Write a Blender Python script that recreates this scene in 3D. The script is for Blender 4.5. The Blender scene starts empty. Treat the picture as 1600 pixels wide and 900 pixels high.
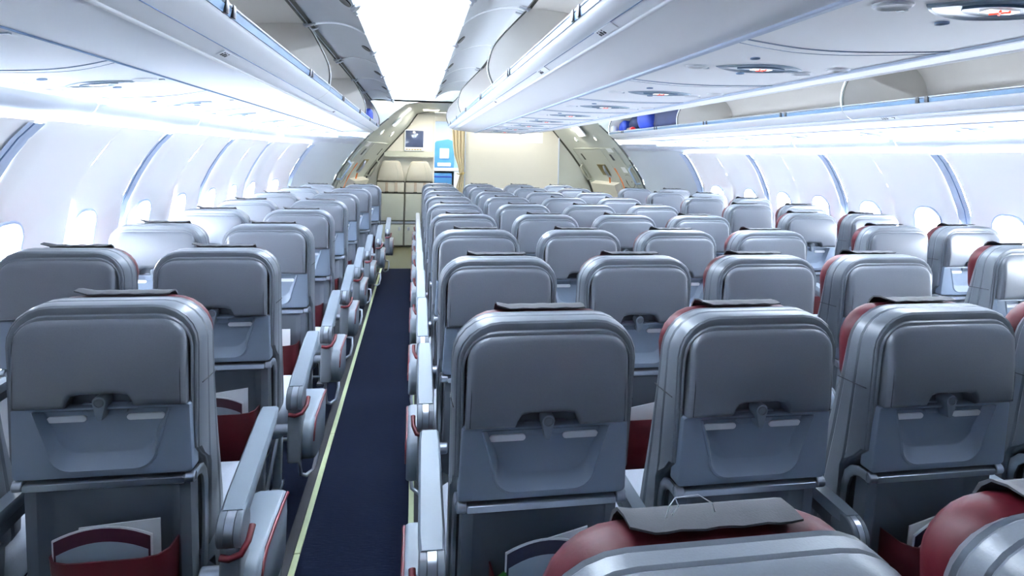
import bpy, bmesh, math, random
from mathutils import Vector, Matrix
random.seed(7)
S = bpy.context.scene
C = S.collection
PI = math.pi
sin, cos = math.sin, math.cos

# ---------------------------------------------------------------- camera
F, CX, CY, H = 928.55, 800.0, 240.0, 1.5576
yaw, pit, rol = .1621, -.0045, .0231
f = Vector((sin(yaw)*cos(pit), cos(yaw)*cos(pit), -sin(pit)))
r = Vector((cos(yaw), -sin(yaw), 0)); u = r.cross(f)
r2 = cos(rol)*r + sin(rol)*u; u2 = -sin(rol)*r + cos(rol)*u
cam = bpy.data.cameras.new('camera'); co = bpy.data.objects.new('camera', cam); C.objects.link(co)
co.matrix_world = Matrix(((r2.x, u2.x, -f.x, 0), (r2.y, u2.y, -f.y, 0), (r2.z, u2.z, -f.z, H), (0, 0, 0, 1)))
cam.sensor_width = 36; cam.lens = F*36/1600
cam.shift_x = -(CX-800)/1600; cam.shift_y = -(450-CY)/1600
cam.clip_start = .02; cam.clip_end = 200
S.camera = co

# ---------------------------------------------------------------- materials
MATS = {}
def mat(name, col, rough=.5, metal=0., noise=0., scale=60., bump=0., coat=0., emit=None, estr=0., spec=.5, stretch=None):
    m = bpy.data.materials.new(name); m.use_nodes = True
    nt = m.node_tree; b = nt.nodes['Principled BSDF']
    b.inputs['Base Color'].default_value = (*col, 1)
    b.inputs['Roughness'].default_value = rough; b.inputs['Metallic'].default_value = metal
    b.inputs['Coat Weight'].default_value = coat; b.inputs['Specular IOR Level'].default_value = spec
    if emit: b.inputs['Emission Color'].default_value = (*emit, 1); b.inputs['Emission Strength'].default_value = estr
    tc = nt.nodes.new('ShaderNodeTexCoord'); n = nt.nodes.new('ShaderNodeTexNoise')
    n.inputs['Scale'].default_value = scale; n.inputs['Detail'].default_value = 3
    if stretch:
        mp = nt.nodes.new('ShaderNodeMapping'); mp.inputs['Scale'].default_value = stretch
        nt.links.new(tc.outputs['Object'], mp.inputs['Vector']); nt.links.new(mp.outputs['Vector'], n.inputs['Vector'])
    else: nt.links.new(tc.outputs['Object'], n.inputs['Vector'])
    if noise:
        mx = nt.nodes.new('ShaderNodeMix'); mx.data_type = 'RGBA'
        mx.inputs['A'].default_value = (*[c*(1-noise) for c in col], 1)
        mx.inputs['B'].default_value = (*[min(1, c*(1+noise)) for c in col], 1)
        nt.links.new(n.outputs['Fac'], mx.inputs['Factor']); nt.links.new(mx.outputs['Result'], b.inputs['Base Color'])
    if bump:
        bp = nt.nodes.new('ShaderNodeBump'); bp.inputs['Strength'].default_value = bump; bp.inputs['Distance'].default_value = .002
        nt.links.new(n.outputs['Fac'], bp.inputs['Height']); nt.links.new(bp.outputs['Normal'], b.inputs['Normal'])
    MATS[name] = m
    return m
leather = mat('grey_leather', (.13, .148, .172), .34, noise=.08, scale=300, bump=.10, spec=.6)
leather_pad = mat('grey_leather_pad', (.118, .132, .155), .36, noise=.07, scale=260, bump=.10, spec=.6)
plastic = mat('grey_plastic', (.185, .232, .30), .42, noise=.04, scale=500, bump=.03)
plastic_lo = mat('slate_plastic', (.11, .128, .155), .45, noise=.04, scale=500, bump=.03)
plastic_arm = mat('armrest_plastic', (.17, .205, .245), .4, noise=.04, scale=400)
plastic_arm2 = mat('armrest_body_plastic', (.125, .145, .17), .42, noise=.04, scale=400)
placard_m = mat('placard_white', (.88, .90, .92), .4, noise=.02)
silver = mat('silver_metal', (.46, .50, .56), .28, metal=.85, noise=.05, scale=200)
red_l = mat('red_leather', (.062, .003, .007), .5, noise=.12, scale=120, bump=.15, spec=.25)
red_p = mat('pocket_red', (.085, .008, .012), .45, noise=.12, scale=120, bump=.1)
red_trim = mat('red_trim_plastic', (.09, .004, .008), .35)
cover_m = mat('dark_grey_cloth', (.034, .036, .042), .7, noise=.15, scale=400, bump=.2)
cushion_m = mat('cushion_leather', (.45, .49, .56), .5, noise=.08, scale=200, bump=.1)  # lightened so the cushions bounce light up to the bin undersides
belt_m = mat('black_plastic', (.012, .013, .016), .35, noise=.1)
white = mat('cabin_white', (.90, .925, .955), .6, noise=.01, scale=8, spec=.25)
psu_m = mat('panel_white', (.95, .965, .985), .6, noise=.01, scale=6, spec=.2)
endwall_m = mat('blue_grey_panel', (.66, .71, .75), .45, noise=.02, scale=10)
ceil_m = mat('ceiling_white', (.86, .87, .89), .7, noise=.01, scale=5, spec=.2)
sidewall_m = mat('sidewall_white', (.97, .955, .94), .5, noise=.01, scale=5)
edge_shading_m = mat('window_edge_shading_blue', (.50, .60, .78), .4, noise=.03, scale=20)  # stands in for the soft blue shading around window openings
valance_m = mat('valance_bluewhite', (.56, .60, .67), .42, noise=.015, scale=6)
joint_m = mat('joint_bluegrey', (.50, .58, .72), .5, noise=.05)
seam_m = mat('seam_blue', (.17, .26, .42), .5, noise=.05)
side_m = mat('side_white_darkened', (.70, .745, .81), .6, noise=.01, scale=6, spec=.2)  # panel white darkened to offset the stronger light under the side bins
bin_in = mat('bin_interior_greige', (.66, .645, .62), .5, noise=.02, scale=30)
door_in = mat('bin_door_grey', (.66, .70, .75), .42, noise=.03, scale=15)
rail_m = mat('rail_bluegrey', (.10, .17, .26), .4, noise=.06, scale=20, coat=.05)
lens_m = mat('service_lens_grey', (.32, .40, .48), .3, noise=.04, scale=40)
carpet = mat('blue_carpet', (.0018, .0042, .0135), .95, noise=.5, scale=30, bump=.6, spec=.1, stretch=(1, 6, 1))
carpet_edge = mat('dark_floor_edge', (.012, .013, .018), .8, noise=.3, scale=60)
strip_m = mat('pale_green_strip', (.62, .70, .40), .5, noise=.06, scale=20)
vinyl = mat('olive_vinyl', (.115, .118, .07), .35, noise=.08, scale=40)
cream = mat('cream_panel', (.60, .59, .52), .45, noise=.02, scale=10)
sage = mat('sage_panel', (.46, .49, .45), .45, noise=.02, scale=10)
jump_m = mat('beige_cushion', (.47, .455, .385), .6, noise=.06, scale=120, bump=.2)
jump_p = mat('sage_seat_panel', (.36, .38, .325), .45, noise=.03, scale=20)
dark_gap = mat('dark_seal', (.05, .055, .05), .6, noise=.1)
curtain_m = mat('beige_curtain', (.55, .48, .33), .8, noise=.08, scale=60, bump=.2)
screen_m = mat('screen_glass', (.055, .075, .14), .12, noise=.4, scale=6, coat=.5)
blue_m = mat('royal_blue', (.008, .035, .30), .55, noise=.3, scale=20, bump=.3)
navy_m = mat('navy_cloth', (.006, .014, .06), .7, noise=.4, scale=25, bump=.3)
ltblue_m = mat('light_blue_plastic', (.06, .22, .45), .4, noise=.12, scale=12)
orange_m = mat('orange_strap', (.75, .19, .04), .6, noise=.1)
olive_m = mat('olive_recess', (.20, .17, .08), .5, noise=.2, scale=20)
belt_beige = mat('harness_beige', (.36, .29, .22), .7, noise=.08)
paper = mat('white_paper', (.80, .82, .84), .5, noise=.02)
cover_grey = mat('magazine_greyblue', (.33, .42, .50), .3, noise=.03)
navy_p = mat('magazine_navy', (.015, .015, .04), .3, noise=.1)
maroon_p = mat('magazine_maroon', (.05, .012, .025), .3, noise=.1)
brass_m = mat('brass', (.55, .42, .18), .3, metal=.8, noise=.1)
green_m = mat('green_leaflet', (.03, .16, .02), .5, noise=.4, scale=60)
yellow_m = mat('yellow_label', (.8, .55, .05), .5, noise=.05)
scarlet_m = mat('scarlet', (.7, .02, .02), .4, noise=.05)
ink = mat('dark_ink', (.02, .025, .04), .5, noise=.05)
lamp_m = mat('lamp_white', (.9, .9, .9), .4, emit=(1, .97, .93), estr=.9, noise=.01)
lamp_side = mat('sidewall_lamp', (.9, .9, .9), .4, emit=(.93, .96, 1), estr=.3, noise=.01)
lamp_warm = mat('lamp_warm', (.9, .88, .75), .4, emit=(1, .9, .62), estr=1.5, noise=.01)
sign_lit = mat('lit_sign_white', (.8, .8, .8), .4, emit=(1, 1, 1), estr=.35, noise=.01)
sign_red = mat('lit_sign_red', (.7, .05, .03), .4, emit=(1, .1, .05), estr=.25, noise=.01)
fuse = mat('hull_grey', (.3, .3, .3), .7, noise=.05)
glass = bpy.data.materials.new('window_glass'); glass.use_nodes = True
nt = glass.node_tree; nt.nodes.clear()
o_ = nt.nodes.new('ShaderNodeOutputMaterial'); mx_ = nt.nodes.new('ShaderNodeMixShader'); tr_ = nt.nodes.new('ShaderNodeBsdfTransparent')
gl_ = nt.nodes.new('ShaderNodeBsdfGlossy'); gl_.inputs['Roughness'].default_value = .05; mx_.inputs['Fac'].default_value = .08
nt.links.new(tr_.outputs[0], mx_.inputs[1]); nt.links.new(gl_.outputs[0], mx_.inputs[2]); nt.links.new(mx_.outputs[0], o_.inputs[0])

# ---------------------------------------------------------------- mesh helpers
class M:
    def __init__(s): s.v = []; s.f = []
    def pts(s, L):
        i = len(s.v); s.v += [tuple(p) for p in L]; return list(range(i, i+len(L)))
    def loft(s, loops, closed=True, cap0=False, cap1=False):
        ids = [s.pts(L) for L in loops]; n = len(ids[0])
        for a, b in zip(ids, ids[1:]):
            for k in range(n if closed else n-1):
                s.f.append((a[k], a[(k+1) % n], b[(k+1) % n], b[k]))
        if cap0: s.f.append(tuple(reversed(ids[0])))
        if cap1: s.f.append(tuple(ids[-1]))
        return s
    def box(s, x0, x1, y0, y1, z0, z1):
        return s.loft([[(x0, y0, z0), (x1, y0, z0), (x1, y1, z0), (x0, y1, z0)], [(x0, y0, z1), (x1, y0, z1), (x1, y1, z1), (x0, y1, z1)]], cap0=True, cap1=True)
    def rbox(s, x0, x1, y0, y1, z0, z1, r=.005, n=3):
        bm = bmesh.new()
        bmesh.ops.create_cube(bm, size=1)
        for v in bm.verts: v.co = ((x0+x1)/2+v.co.x*(x1-x0), (y0+y1)/2+v.co.y*(y1-y0), (z0+z1)/2+v.co.z*(z1-z0))
        bmesh.ops.bevel(bm, geom=bm.edges[:], offset=r, segments=n, profile=.5, affect='EDGES')
        bm.verts.index_update(); i = len(s.v)
        s.v += [tuple(v.co) for v in bm.verts]; s.f += [tuple(i+v.index for v in fc.verts) for fc in bm.faces]; bm.free()
        return s
    def tube(s, path, r, n=8, flat=None, caps=True):
        P = [Vector(p) for p in path]; loops = []
        prev = None
        for i, p in enumerate(P):
            d = (P[min(i+1, len(P)-1)]-P[max(i-1, 0)]).normalized()
            a = Vector((0, 1, 0)) if flat else (Vector((0, 0, 1)) if abs(d.z) < .9 else Vector((1, 0, 0)))
            e = d.cross(a).normalized(); g = e.cross(d).normalized()
            if prev is not None and e.dot(prev) < 0: e = -e; g = -g
            prev = e
            ra, rb = (r if not flat else flat[0]), (r if not flat else flat[1])
            loops.append([p+e*cos(2*PI*k/n)*ra+g*sin(2*PI*k/n)*rb for k in range(n)])
        return s.loft(loops, cap0=caps, cap1=caps)
    def cyl(s, a, b, r, n=16, r1=None, ch=0.):
        a, b = Vector(a), Vector(b); d = (b-a).normalized()
        e = d.orthogonal().normalized(); g = d.cross(e); r1 = r if r1 is None else r1
        def ring(p, R): return [p+(e*cos(2*PI*k/n)+g*sin(2*PI*k/n))*R for k in range(n)]
        L = [ring(a, r-ch), ring(a+d*ch, r), ring(b-d*ch, r1), ring(b, r1-ch)] if ch else [ring(a, r), ring(b, r1)]
        return s.loft(L, cap0=True, cap1=True)
    def ext(s, prof, y0, y1, closed=True, caps=True, ys=None):
        ys = ys or [y0, y1]
        return s.loft([[(p[0], y, p[1]) for p in prof] for y in ys], closed=closed, cap0=caps and closed, cap1=caps and closed)
    def mesh(s, name, m, ang=40, smooth=True):
        me = bpy.data.meshes.new(name); me.from_pydata(s.v, [], s.f)
        bm = bmesh.new(); bm.from_mesh(me); bmesh.ops.recalc_face_normals(bm, faces=bm.faces[:]); bm.to_mesh(me); bm.free()
        me.materials.append(m)
        if smooth:
            for p in me.polygons: p.use_smooth = True
            me.set_sharp_from_angle(angle=math.radians(ang))
        return me
def link(name, me, parent=None, loc=None):
    o = bpy.data.objects.new(name, me); C.objects.link(o)
    if parent is not None: o.parent = parent
    if loc is not None: o.location = loc
    return o
def obj(name, mb, m, parent=None, ang=40, smooth=True, label=None):
    o = link(name, mb.mesh(name, m, ang, smooth), parent)
    if label: o['label'] = label
    return o
def tag(o, label, cat, group=None, kind=None):
    o['label'] = label; o['category'] = cat
    if group: o['group'] = group
    if kind: o['kind'] = kind
    return o
def thing(name, label, cat, loc=(0, 0, 0), group=None):
    o = bpy.data.objects.new(name, None); C.objects.link(o); o.location = loc; o.empty_display_size = .05
    return tag(o, label, cat, group)
def struct(name, mb, m, ang=40, label=None, parent=None, smooth=True):
    o = obj(name, mb, m, parent, ang, smooth)
    if parent is None:
        o['kind'] = 'structure'; o['label'] = label or name.replace('_', ' '); o['category'] = name.split('_')[0]
    return o
def lerp(a, b, t): return a+(b-a)*t
def interp(tab, x):
    if x <= tab[0][0]: return tab[0][1]
    for (a, b), (c, d) in zip(tab, tab[1:]):
        if x <= c: return lerp(b, d, (x-a)/(c-a))
    return tab[-1][1]
def outl(hb, ht, z0, z1, rt, rb=.01, n=6):
    """rounded outline in x,z, starting at the bottom left corner, going right"""
    P = []
    for k in range(n+1): a = PI+PI/2*k/n; P.append((-hb+rb+rb*cos(a), z0+rb+rb*sin(a)))
    for k in range(n+1): a = 1.5*PI+PI/2*k/n; P.append((hb-rb+rb*cos(a), z0+rb+rb*sin(a)))
    for k in range(n+1): a = PI/2*k/n; P.append((ht-rt+rt*cos(a), z1-rt+rt*sin(a)))
    for k in range(n+1): a = PI/2+PI/2*k/n; P.append((-ht+rt+rt*cos(a), z1-rt+rt*sin(a)))
    return P
ZT = 1.176
def yb(z): return (ZT-z)*.11
def lift(P, off, fn=None): return [(x, yb(z)+(off if fn is None else fn(z)), z) for x, z in P]

# ---------------------------------------------------------------- the seat
def thick(z): return interp([(.45, .235), (.6, .215), (.8, .165), (1.0, .125), (1.18, .10)], z)
SM = {}
def build_seat_meshes():
    m = M()                                        # upholstered backrest with piped rear rim
    def o(i, e=0.): return outl(.214-i+e, .222-i+e, .47+i*.3, 1.176-i*(1.0 if i < .03 else 1), max(.03, .1-i), .03)
    def oo(i): return outl(.206-i*.45, .213-i*.45, .47+i*.3, 1.173-i, max(.03, .1-i*.8), .03)
    def dens(P):
        def cut(a, b, zs): return [(lerp(a[0], b[0], (z-a[1])/(b[1]-a[1])), z) for z in zs]
        zs = (.58, .66, .72, .745, .77, .80, .85, .965)
        return P[:14]+cut(P[13], P[14], zs)+P[14:]+cut(P[0], P[27], zs)[::-1]
    LB = lambda P, off, fn=None: lift(dens(P), off, fn)
    L = [LB(oo(.052), .03), LB(oo(.038), .012), LB(oo(.031), .002), LB(oo(.024), .001), LB(oo(.0205), .008), LB(oo(.018), .008), LB(oo(.012), .002),
         LB(oo(.004), .004), LB(oo(.0005), .011), LB(oo(-.001), .012), LB(o(.006), .012), LB(o(.002), .02), LB(o(0), 0, lambda z: .016+thick(z)*.30),
         LB(o(.0035), 0, lambda z: .020+thick(z)*.31), LB(o(0), 0, lambda z: .024+thick(z)*.32), LB(o(0), 0, lambda z: .016+thick(z)*.62),
         LB(o(.0035), 0, lambda z: .018+thick(z)*.64), LB(o(0), 0, lambda z: .022+thick(z)*.66), LB(o(.004), 0, lambda z: thick(z)*.9), LB(o(.02), 0, lambda z: thick(z)+.006), LB(o(.06), 0, lambda z: thick(z)+.01)]
    for i, lp in enumerate(L):                     # the frame steps forward below the table hinge
        L[i] = [(x, max(y, yb(z)+.072*min(1, max(0, (.795-z)/.06))+.0012*i), z) for x, y, z in lp]
    m.loft(L, cap0=True, cap1=True); SM['backrest'] = m.mesh('backrest', leather, 30)
    for s in (-1, 1):                              # horizontal bolster seams
        SM['seam', s] = M().tube([(s*.2195, yb(.965)+.02, .968), (s*.2208, yb(.965)+.05, .967), (s*.2208, yb(.965)+.09, .965), (s*.2195, yb(.965)+.125, .963)], .0014, 5).mesh('seam', cover_m)
    m = M()                                        # leather pad on the upper back with hand notch
    hwp, z0p, z1p, rp_, nw, nz = .193, .928, 1.145, .058, .078, .034
    X = [0, .02, .042, .056, .064, .0715, .0735, .078, .0795, .095, .12, .14, .155, .165, .174, .182, .1875, .1915, .193]
    X = [-x for x in reversed(X[1:])]+X
    def zb(x):
        x = abs(x); return z0p+interp([(.042, nz), (.064, nz*.86), (.0715, nz*.5), (.0735, nz*.4), (.078, 0)], x)
    def zt(x):
        q = max(0, abs(x)-(hwp-rp_)); return z1p-rp_+math.sqrt(max(0, rp_*rp_-q*q))-.004*(abs(x)/hwp)**2
    T = [0, .012, .03, .06, .1, .18, .3, .42, .54, .66, .77, .86, .92, .96, .985, 1]
    G = []
    for t in T:
        row = []
        for x in X:
            z = lerp(zb(x), zt(x), t); d = min(hwp-abs(x), z-zb(x), zt(x)-z)
            e = 1-(1-min(1, max(0, d)/.013))**2.2
            k = max(0, min(1, (z-z0p)/(z1p-z0p)))
            y = -.017*1-.011*e-.004*sin(PI*min(1, k*1.1))*(1-(abs(x)/hwp)**4)+.026*k**2.2
            row.append((x*(1-.012*k), yb(z)+y, z))
        G.append(row)
    m.loft(G, closed=False)
    border = G[0]+[r_[-1] for r_ in G[1:]]+list(reversed(G[-1]))[1:]+[r_[0] for r_ in reversed(G[1:-1])]
    m.loft([border, [(x, yb(z)+.036, z) for x, y, z in border]])
    SM['rear_pad'] = m.mesh('rear_pad', leather_pad, 50)
    for sx in (-1, 1):                             # stitch line
        SM['stitching', sx] = M().tube([(sx*.1835, yb(.935)-.0268, .935), (sx*.1825, yb(1.0)-.0256, 1.0), (sx*.1815, yb(1.05)-.0195, 1.05), (sx*.180, yb(1.085)-.0135, 1.085)], .0011, 5).mesh('stitching', cover_m)
    m = M().loft([lift(outl(.079, .079, .915, .962, .01, .005), .014), lift(outl(.079, .079, .915, .962, .01, .005), .034)], cap0=True, cap1=True)
    SM['latch_recess'] = m.mesh('latch_recess', plastic_lo)
    m = M()                                        # headrest, red, in front
    def hr(i): return outl(.200-i, .210-i, .93+i*.5, 1.170-i, max(.04, .10-i), .05)
    L = [[(x, yb(z)+.085, z) for x, z in hr(.03)]]
    for i, off in ((.012, .088), (.003, .10), (0, .118), (0, .136), (.006, .155), (.018, .168), (.04, .176), (.07, .178)): L.append([(x*(1.0), yb(z)+off, z) for x, z in hr(i)])
    m.loft(L, cap0=True, cap1=True); SM['headrest'] = m.mesh('headrest', red_l, 60)
    m = M()                                        # cloth strip over the top, one corner curled up
    L = []
    for k in range(15):
        x = -.112+.224*k/14
        up = .009*max(0, 1-k/1.8)**1.3+.0012*sin(k*1.9)
        Y = yb(1.18); up -= .004
        L.append([(x, Y+.104, 1.1845+up), (x, Y+.125, 1.1865+up), (x, Y+.150, 1.183+up*.6), (x, Y+.166, 1.172), (x, Y+.176, 1.15),
                  (x, Y+.172, 1.15), (x, Y+.162, 1.168), (x, Y+.148, 1.1795+up*.6), (x, Y+.125, 1.1825+up), (x, Y+.104, 1.1815+up)])
    m.loft(L, cap0=True, cap1=True); SM['head_cover'] = m.mesh('head_cover', cover_m, 60)
    m = M()                                        # tray table
    def tr(i): return outl(.204-i, .200-i, .745+i, .926-i, .006, .012)
    def rc(i, dz=0): return outl(.120-i, .150-i, .766+dz+i, .9195, .004, .05)
    m.loft([lift(tr(0), .03), lift(tr(0), -.006), lift(tr(.002), -.0095), lift(tr(.006), -.011), lift(rc(-.005), -.011), lift(rc(-.0035), -.0138), lift(rc(-.0005), -.0142), lift(rc(.0015, .001), -.0105), lift(rc(.007, .024), .013), lift(rc(.009, .027), .0145)], cap0=True, cap1=True)
    SM['tray_table'] = m.mesh('tray_table', plastic, 35)
    m = M()
    def caps(x0, x1, zc, h, off, t):
        P = []
        for k in range(9): a = PI/2+PI*k/8; P.append((x0+h+h*cos(a), zc+h*sin(a)))
        for k in range(9): a = -PI/2+PI*k/8; P.append((x1-h+h*cos(a), zc+h*sin(a)))
        return [lift(P, off), lift([(x, zc+(z-zc)*.92) for x, z in P], off-t)]
    SM['placard'] = M().loft(caps(-.044, .044, .888, .0085, .0155, .0045), cap0=True, cap1=True).mesh('placard', placard_m)
    m = M(); q = outl(.05, .052, .896, .93, .004, .014)
    m.loft([lift(q, .016), lift(q, .007), lift(outl(.048, .05, .898, .93, .004, .013), .0055)], cap0=True, cap1=True); SM['latch_plate'] = m.mesh('latch_plate', plastic)
    m = M()                                        # turn latch, teardrop
    def tear(s_, off):
        P = []
        for k in range(13): a = -.35+(PI+.7)*k/12; P.append((.0165*s_*cos(a), .941+.0165*s_*sin(a)))
        for k in range(7): a = PI+.3+(PI-.6)*k/6; P.append((.0065*s_*cos(a), .901+.0065*s_*sin(a)))
        return lift(P, off)
    m.loft([tear(1, .01), tear(1, -.020), tear(.9, -.024)], cap0=True, cap1=True); SM['tray_latch'] = m.mesh('tray_latch', plastic_arm, 50)
    m = M(); ring = lambda R, off: lift([(R*cos(2*PI*k/16), .941+R*sin(2*PI*k/16)) for k in range(16)], off)
    m.loft([ring(.0115, -.023), ring(.0115, -.0255), ring(.0095, -.0265), ring(.009, -.025)], cap1=True); SM['latch_button'] = m.mesh('latch_button', plastic_lo, 30)
    m = M(); q = outl(.182, .182, .714, .735, .004, .004)
    m.loft([lift(outl(.182, .182, .714, .735, .004, .004), .02), lift(q, -.006), lift(outl(.182, .182, .717, .732, .004, .004), -.010)], cap0=True, cap1=True); SM['tray_rail'] = m.mesh('tray_rail', silver)
    m = M().cyl((-.011, yb(.73)+.002, .729), (.012, yb(.73)+.002, .729), .0145, 18, ch=.002); SM['rail_knuckle'] = m.mesh('rail_knuckle', silver)
    def arm(s_):
        z = lambda zz: yb(zz)+.01
        p = [(.0, .731), (.03, .7305), (.052, .722), (.068, .703), (.076, .67), (.078, .60), (.074, .52), (.062, .44)]
        m = M(); L = []
        for i, (dy, z) in enumerate(p):
            a_, b_ = p[max(i-1, 0)], p[min(i+1, len(p)-1)]; ty, tz = b_[0]-a_[0], b_[1]-a_[1]; l = math.hypot(ty, tz); ny, nz = tz/l, -ty/l
            h = .0125; y0 = yb(z)+dy
            L.append([(s_*.199, y0+ny*h, z+nz*h), (s_*.199, y0-ny*h, z-nz*h), (s_*.2065, y0-ny*h, z-nz*h), (s_*.2095, y0-ny*h*.6, z-nz*h*.6), (s_*.2095, y0+ny*h*.6, z+nz*h*.6), (s_*.2065, y0+ny*h, z+nz*h)])
        return m.loft(L, cap0=True, cap1=True)
    SM['arm_l'] = arm(-1).mesh('tray_arm', silver); SM['arm_r'] = arm(1).mesh('tray_arm', silver)
    m = M()                                        # lower back shell, scooped
    a = lambda i, z0=.34, z1=.722: outl(.196-i, .194-i, z0+i, z1-i*.5, .01, .03)
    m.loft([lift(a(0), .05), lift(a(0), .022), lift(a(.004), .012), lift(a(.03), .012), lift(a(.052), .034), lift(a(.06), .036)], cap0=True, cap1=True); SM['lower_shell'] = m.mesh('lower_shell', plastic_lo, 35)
    m = M(); L = []                                # red literature pocket, open at the top
    for k, zz in enumerate((.29, .31, .37, .44, .50, .55, .56)):
        d = (.0, .035, .056, .068, .076, .08, .08)[k]; w = .134+.006*k/6
        row = [(-w, yb(zz)+.03, zz)]+[(x*w, yb(zz)+.012-d*(1-abs(x)**9*.55)-(.0), zz) for x in (-.97, -.85, -.6, -.3, 0, .3, .6, .85, .97)]+[(w, yb(zz)+.03, zz)]
        L.append(row)
    inner = [[(x*.97, y+.006, z-.001) for x, y, z in row] for row in reversed(L)]
    m.loft(L+inner, closed=False); m.v = [(x+.02, y, z) for x, y, z in m.v]; SM['seat_pocket'] = m.mesh('seat_pocket', red_p, 60)
    m = M(); q = lambda i, z0=.35, z1=.475: [(x, z) for x, z in outl(.226-i, .222-i, z0+i, z1-i, .04, .03)]
    L = [[(x, y, z+(.01 if y > .4 else 0)) for x, z in q(i)] for i, y in ((.05, .20), (.012, .21), (0, .24), (0, .40), (0, .56), (.006, .62), (.02, .645), (.05, .655))]
    m.loft(L, cap0=True, cap1=True); SM['seat_cushion'] = m.mesh('seat_cushion', cushion_m, 60)
    def leg():
        m = M(); m.rbox(-.02, .02, .12, .54, .30, .34, .006); m.rbox(-.018, .018, .14, .18, .02, .31, .006); m.rbox(-.018, .018, .46, .50, .02, .31, .006); m.rbox(-.02, .02, .10, .54, 0., .022, .004)
        m.tube([(0, .17, .05), (0, .47, .28)], .012); return m
    SM['seat_leg'] = leg().mesh('seat_leg', silver)
    # armrest, pivot at its rear end near (y .05, z .60); rises towards the front
    def armprof(w, P): return [(0, 0)]
    def arm_body(w, top, th, y0, y1, rise):
        m = M(); L = []
        N = 9
        for k in range(N):
            t = k/(N-1); y = lerp(y0, y1, t); zt = top+rise*t; e = .006 if k in (0, N-1) else 0; h = th*(1-.25*t)-e
            zc = zt-h
            hw = w*(1-.08*t)-e*.5
            L.append([(-hw, y, zc), (hw, y, zc), (hw, y, zt-.008), (hw-.006, y, zt-e*.3), (-hw+.006, y, zt-e*.3), (-hw, y, zt-.008)])
        m.loft(L, cap0=True, cap1=True); return m
    SM['arm_pad'] = arm_body(.032, .655, .032, .02, .40, .10).mesh('armrest_pad', plastic_arm)
    SM['arm_pad_level'] = arm_body(.032, .655, .032, .02, .40, .01).mesh('armrest_pad', plastic_arm)
    SM['arm_frame_level'] = arm_body(.022, .622, .035, .03, .385, .008).mesh('armrest', plastic_arm2)
    SM['arm_frame'] = arm_body(.022, .622, .035, .03, .385, .098).mesh('armrest', plastic_arm2)
    m = M()                                        # rounded pivot drum in three bands
    for x0, x1, R in ((-.030, -.010, .046), (.010, .030, .046)): m.cyl((x0, .028, .605), (x1, .028, .605), R, 24, ch=.003)
    SM['pivot_drum'] = m.mesh('pivot_drum', plastic_arm2)
    SM['pivot_band'] = M().cyl((-.0105, .028, .605), (.0105, .028, .605), .0465, 24).mesh('pivot_band', silver)
    m = M(); m.rbox(-.026, .026, .0, .10, .36, .572, .012); SM['arm_post'] = m.mesh('armrest_post', plastic_arm2)
    m = M().cyl((-.085, .055, .47), (.0, .055, .47), .02, 16, ch=.004); SM['arm_axle'] = m.mesh('armrest_axle', silver)
    # aisle side panel with a curved rear end; built towards +x
    P = [(.02, .42), (.05, .36), (.11, .325), (.20, .305), (.33, .30), (.375, .32), (.385, .44), (.37, .505), (.22, .508), (.10, .505), (.05, .50), (.025, .47)]
    m = M(); cx_, cz_ = .2, .4
    def sc(k): return [(cx_+(y-cx_)*k, cz_+(z-cz_)*k) for y, z in P]
    m.loft([[(x, y, z) for y, z in sc(k)] for x, k in ((-.035, .97), (-.02, 1), (.045, 1), (.056, .975), (.060, .93))], cap0=True, cap1=True); SM['side_panel'] = m.mesh('side_panel', plastic_arm, 45)
    m = M().tube([(.0595, .045, .425), (.0605, .05, .45), (.0605, .068, .482), (.060, .10, .497), (.060, .22, .5), (.060, .365, .497)], .006, 8); SM['red_trim'] = m.mesh('red_trim', red_trim, 60)
    m = M().tube([(-.018, -.012, .555), (.005, -.016, .552), (.03, -.01, .558), (.042, .01, .578), (.044, .04, .60)], .0085, 8); SM['recline_lever'] = m.mesh('recline_lever', red_trim, 60)
    m = M().tube([(-.42, .62, .17), (.0, .62, .17), (.035, .60, .165), (.04, .57, .12), (.03, .54, .06), (.0, .52, .045), (-.02, .50, .06), (-.025, .47, .16), (-.02, .44, .30)], .009, 8); SM['baggage_bar'] = m.mesh('baggage_bar', silver, 60)
build_seat_meshes()
def make_arm(seat, dx, aisle=0):
    a = link('armrest', SM['arm_frame' if aisle else 'arm_frame_level'], seat, (dx, 0, 0))
    if not aisle: a.scale = (.72, 1, 1)
    for n, k in (('armrest_pad', 'arm_pad' if aisle else 'arm_pad_level'), ('pivot_drum', 'pivot_drum'), ('pivot_band', 'pivot_band'), ('armrest_post', 'arm_post')): link(n, SM[k], a)
    ax = link('armrest_axle', SM['arm_axle'], a)
    if dx < 0: ax.scale = (-1, 1, 1)
    if aisle:
        lv = link('recline_lever', SM['recline_lever'], a); lv['label'] = 'red recline lever'
        if aisle < 0: lv.scale = (-1, 1, 1)
        p = link('side_panel', SM['side_panel'], seat, (dx+aisle*.005, 0, 0))
        if aisle < 0: p.scale = (-1, 1, 1)
        t = link('red_trim', SM['red_trim'], p); t['label'] = 'red trim strip along the side panel'
        b = link('baggage_bar', SM['baggage_bar'], seat, (aisle*.27, 0, 0))
        if aisle < 0: b.scale = (-1, 1, 1)
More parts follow.
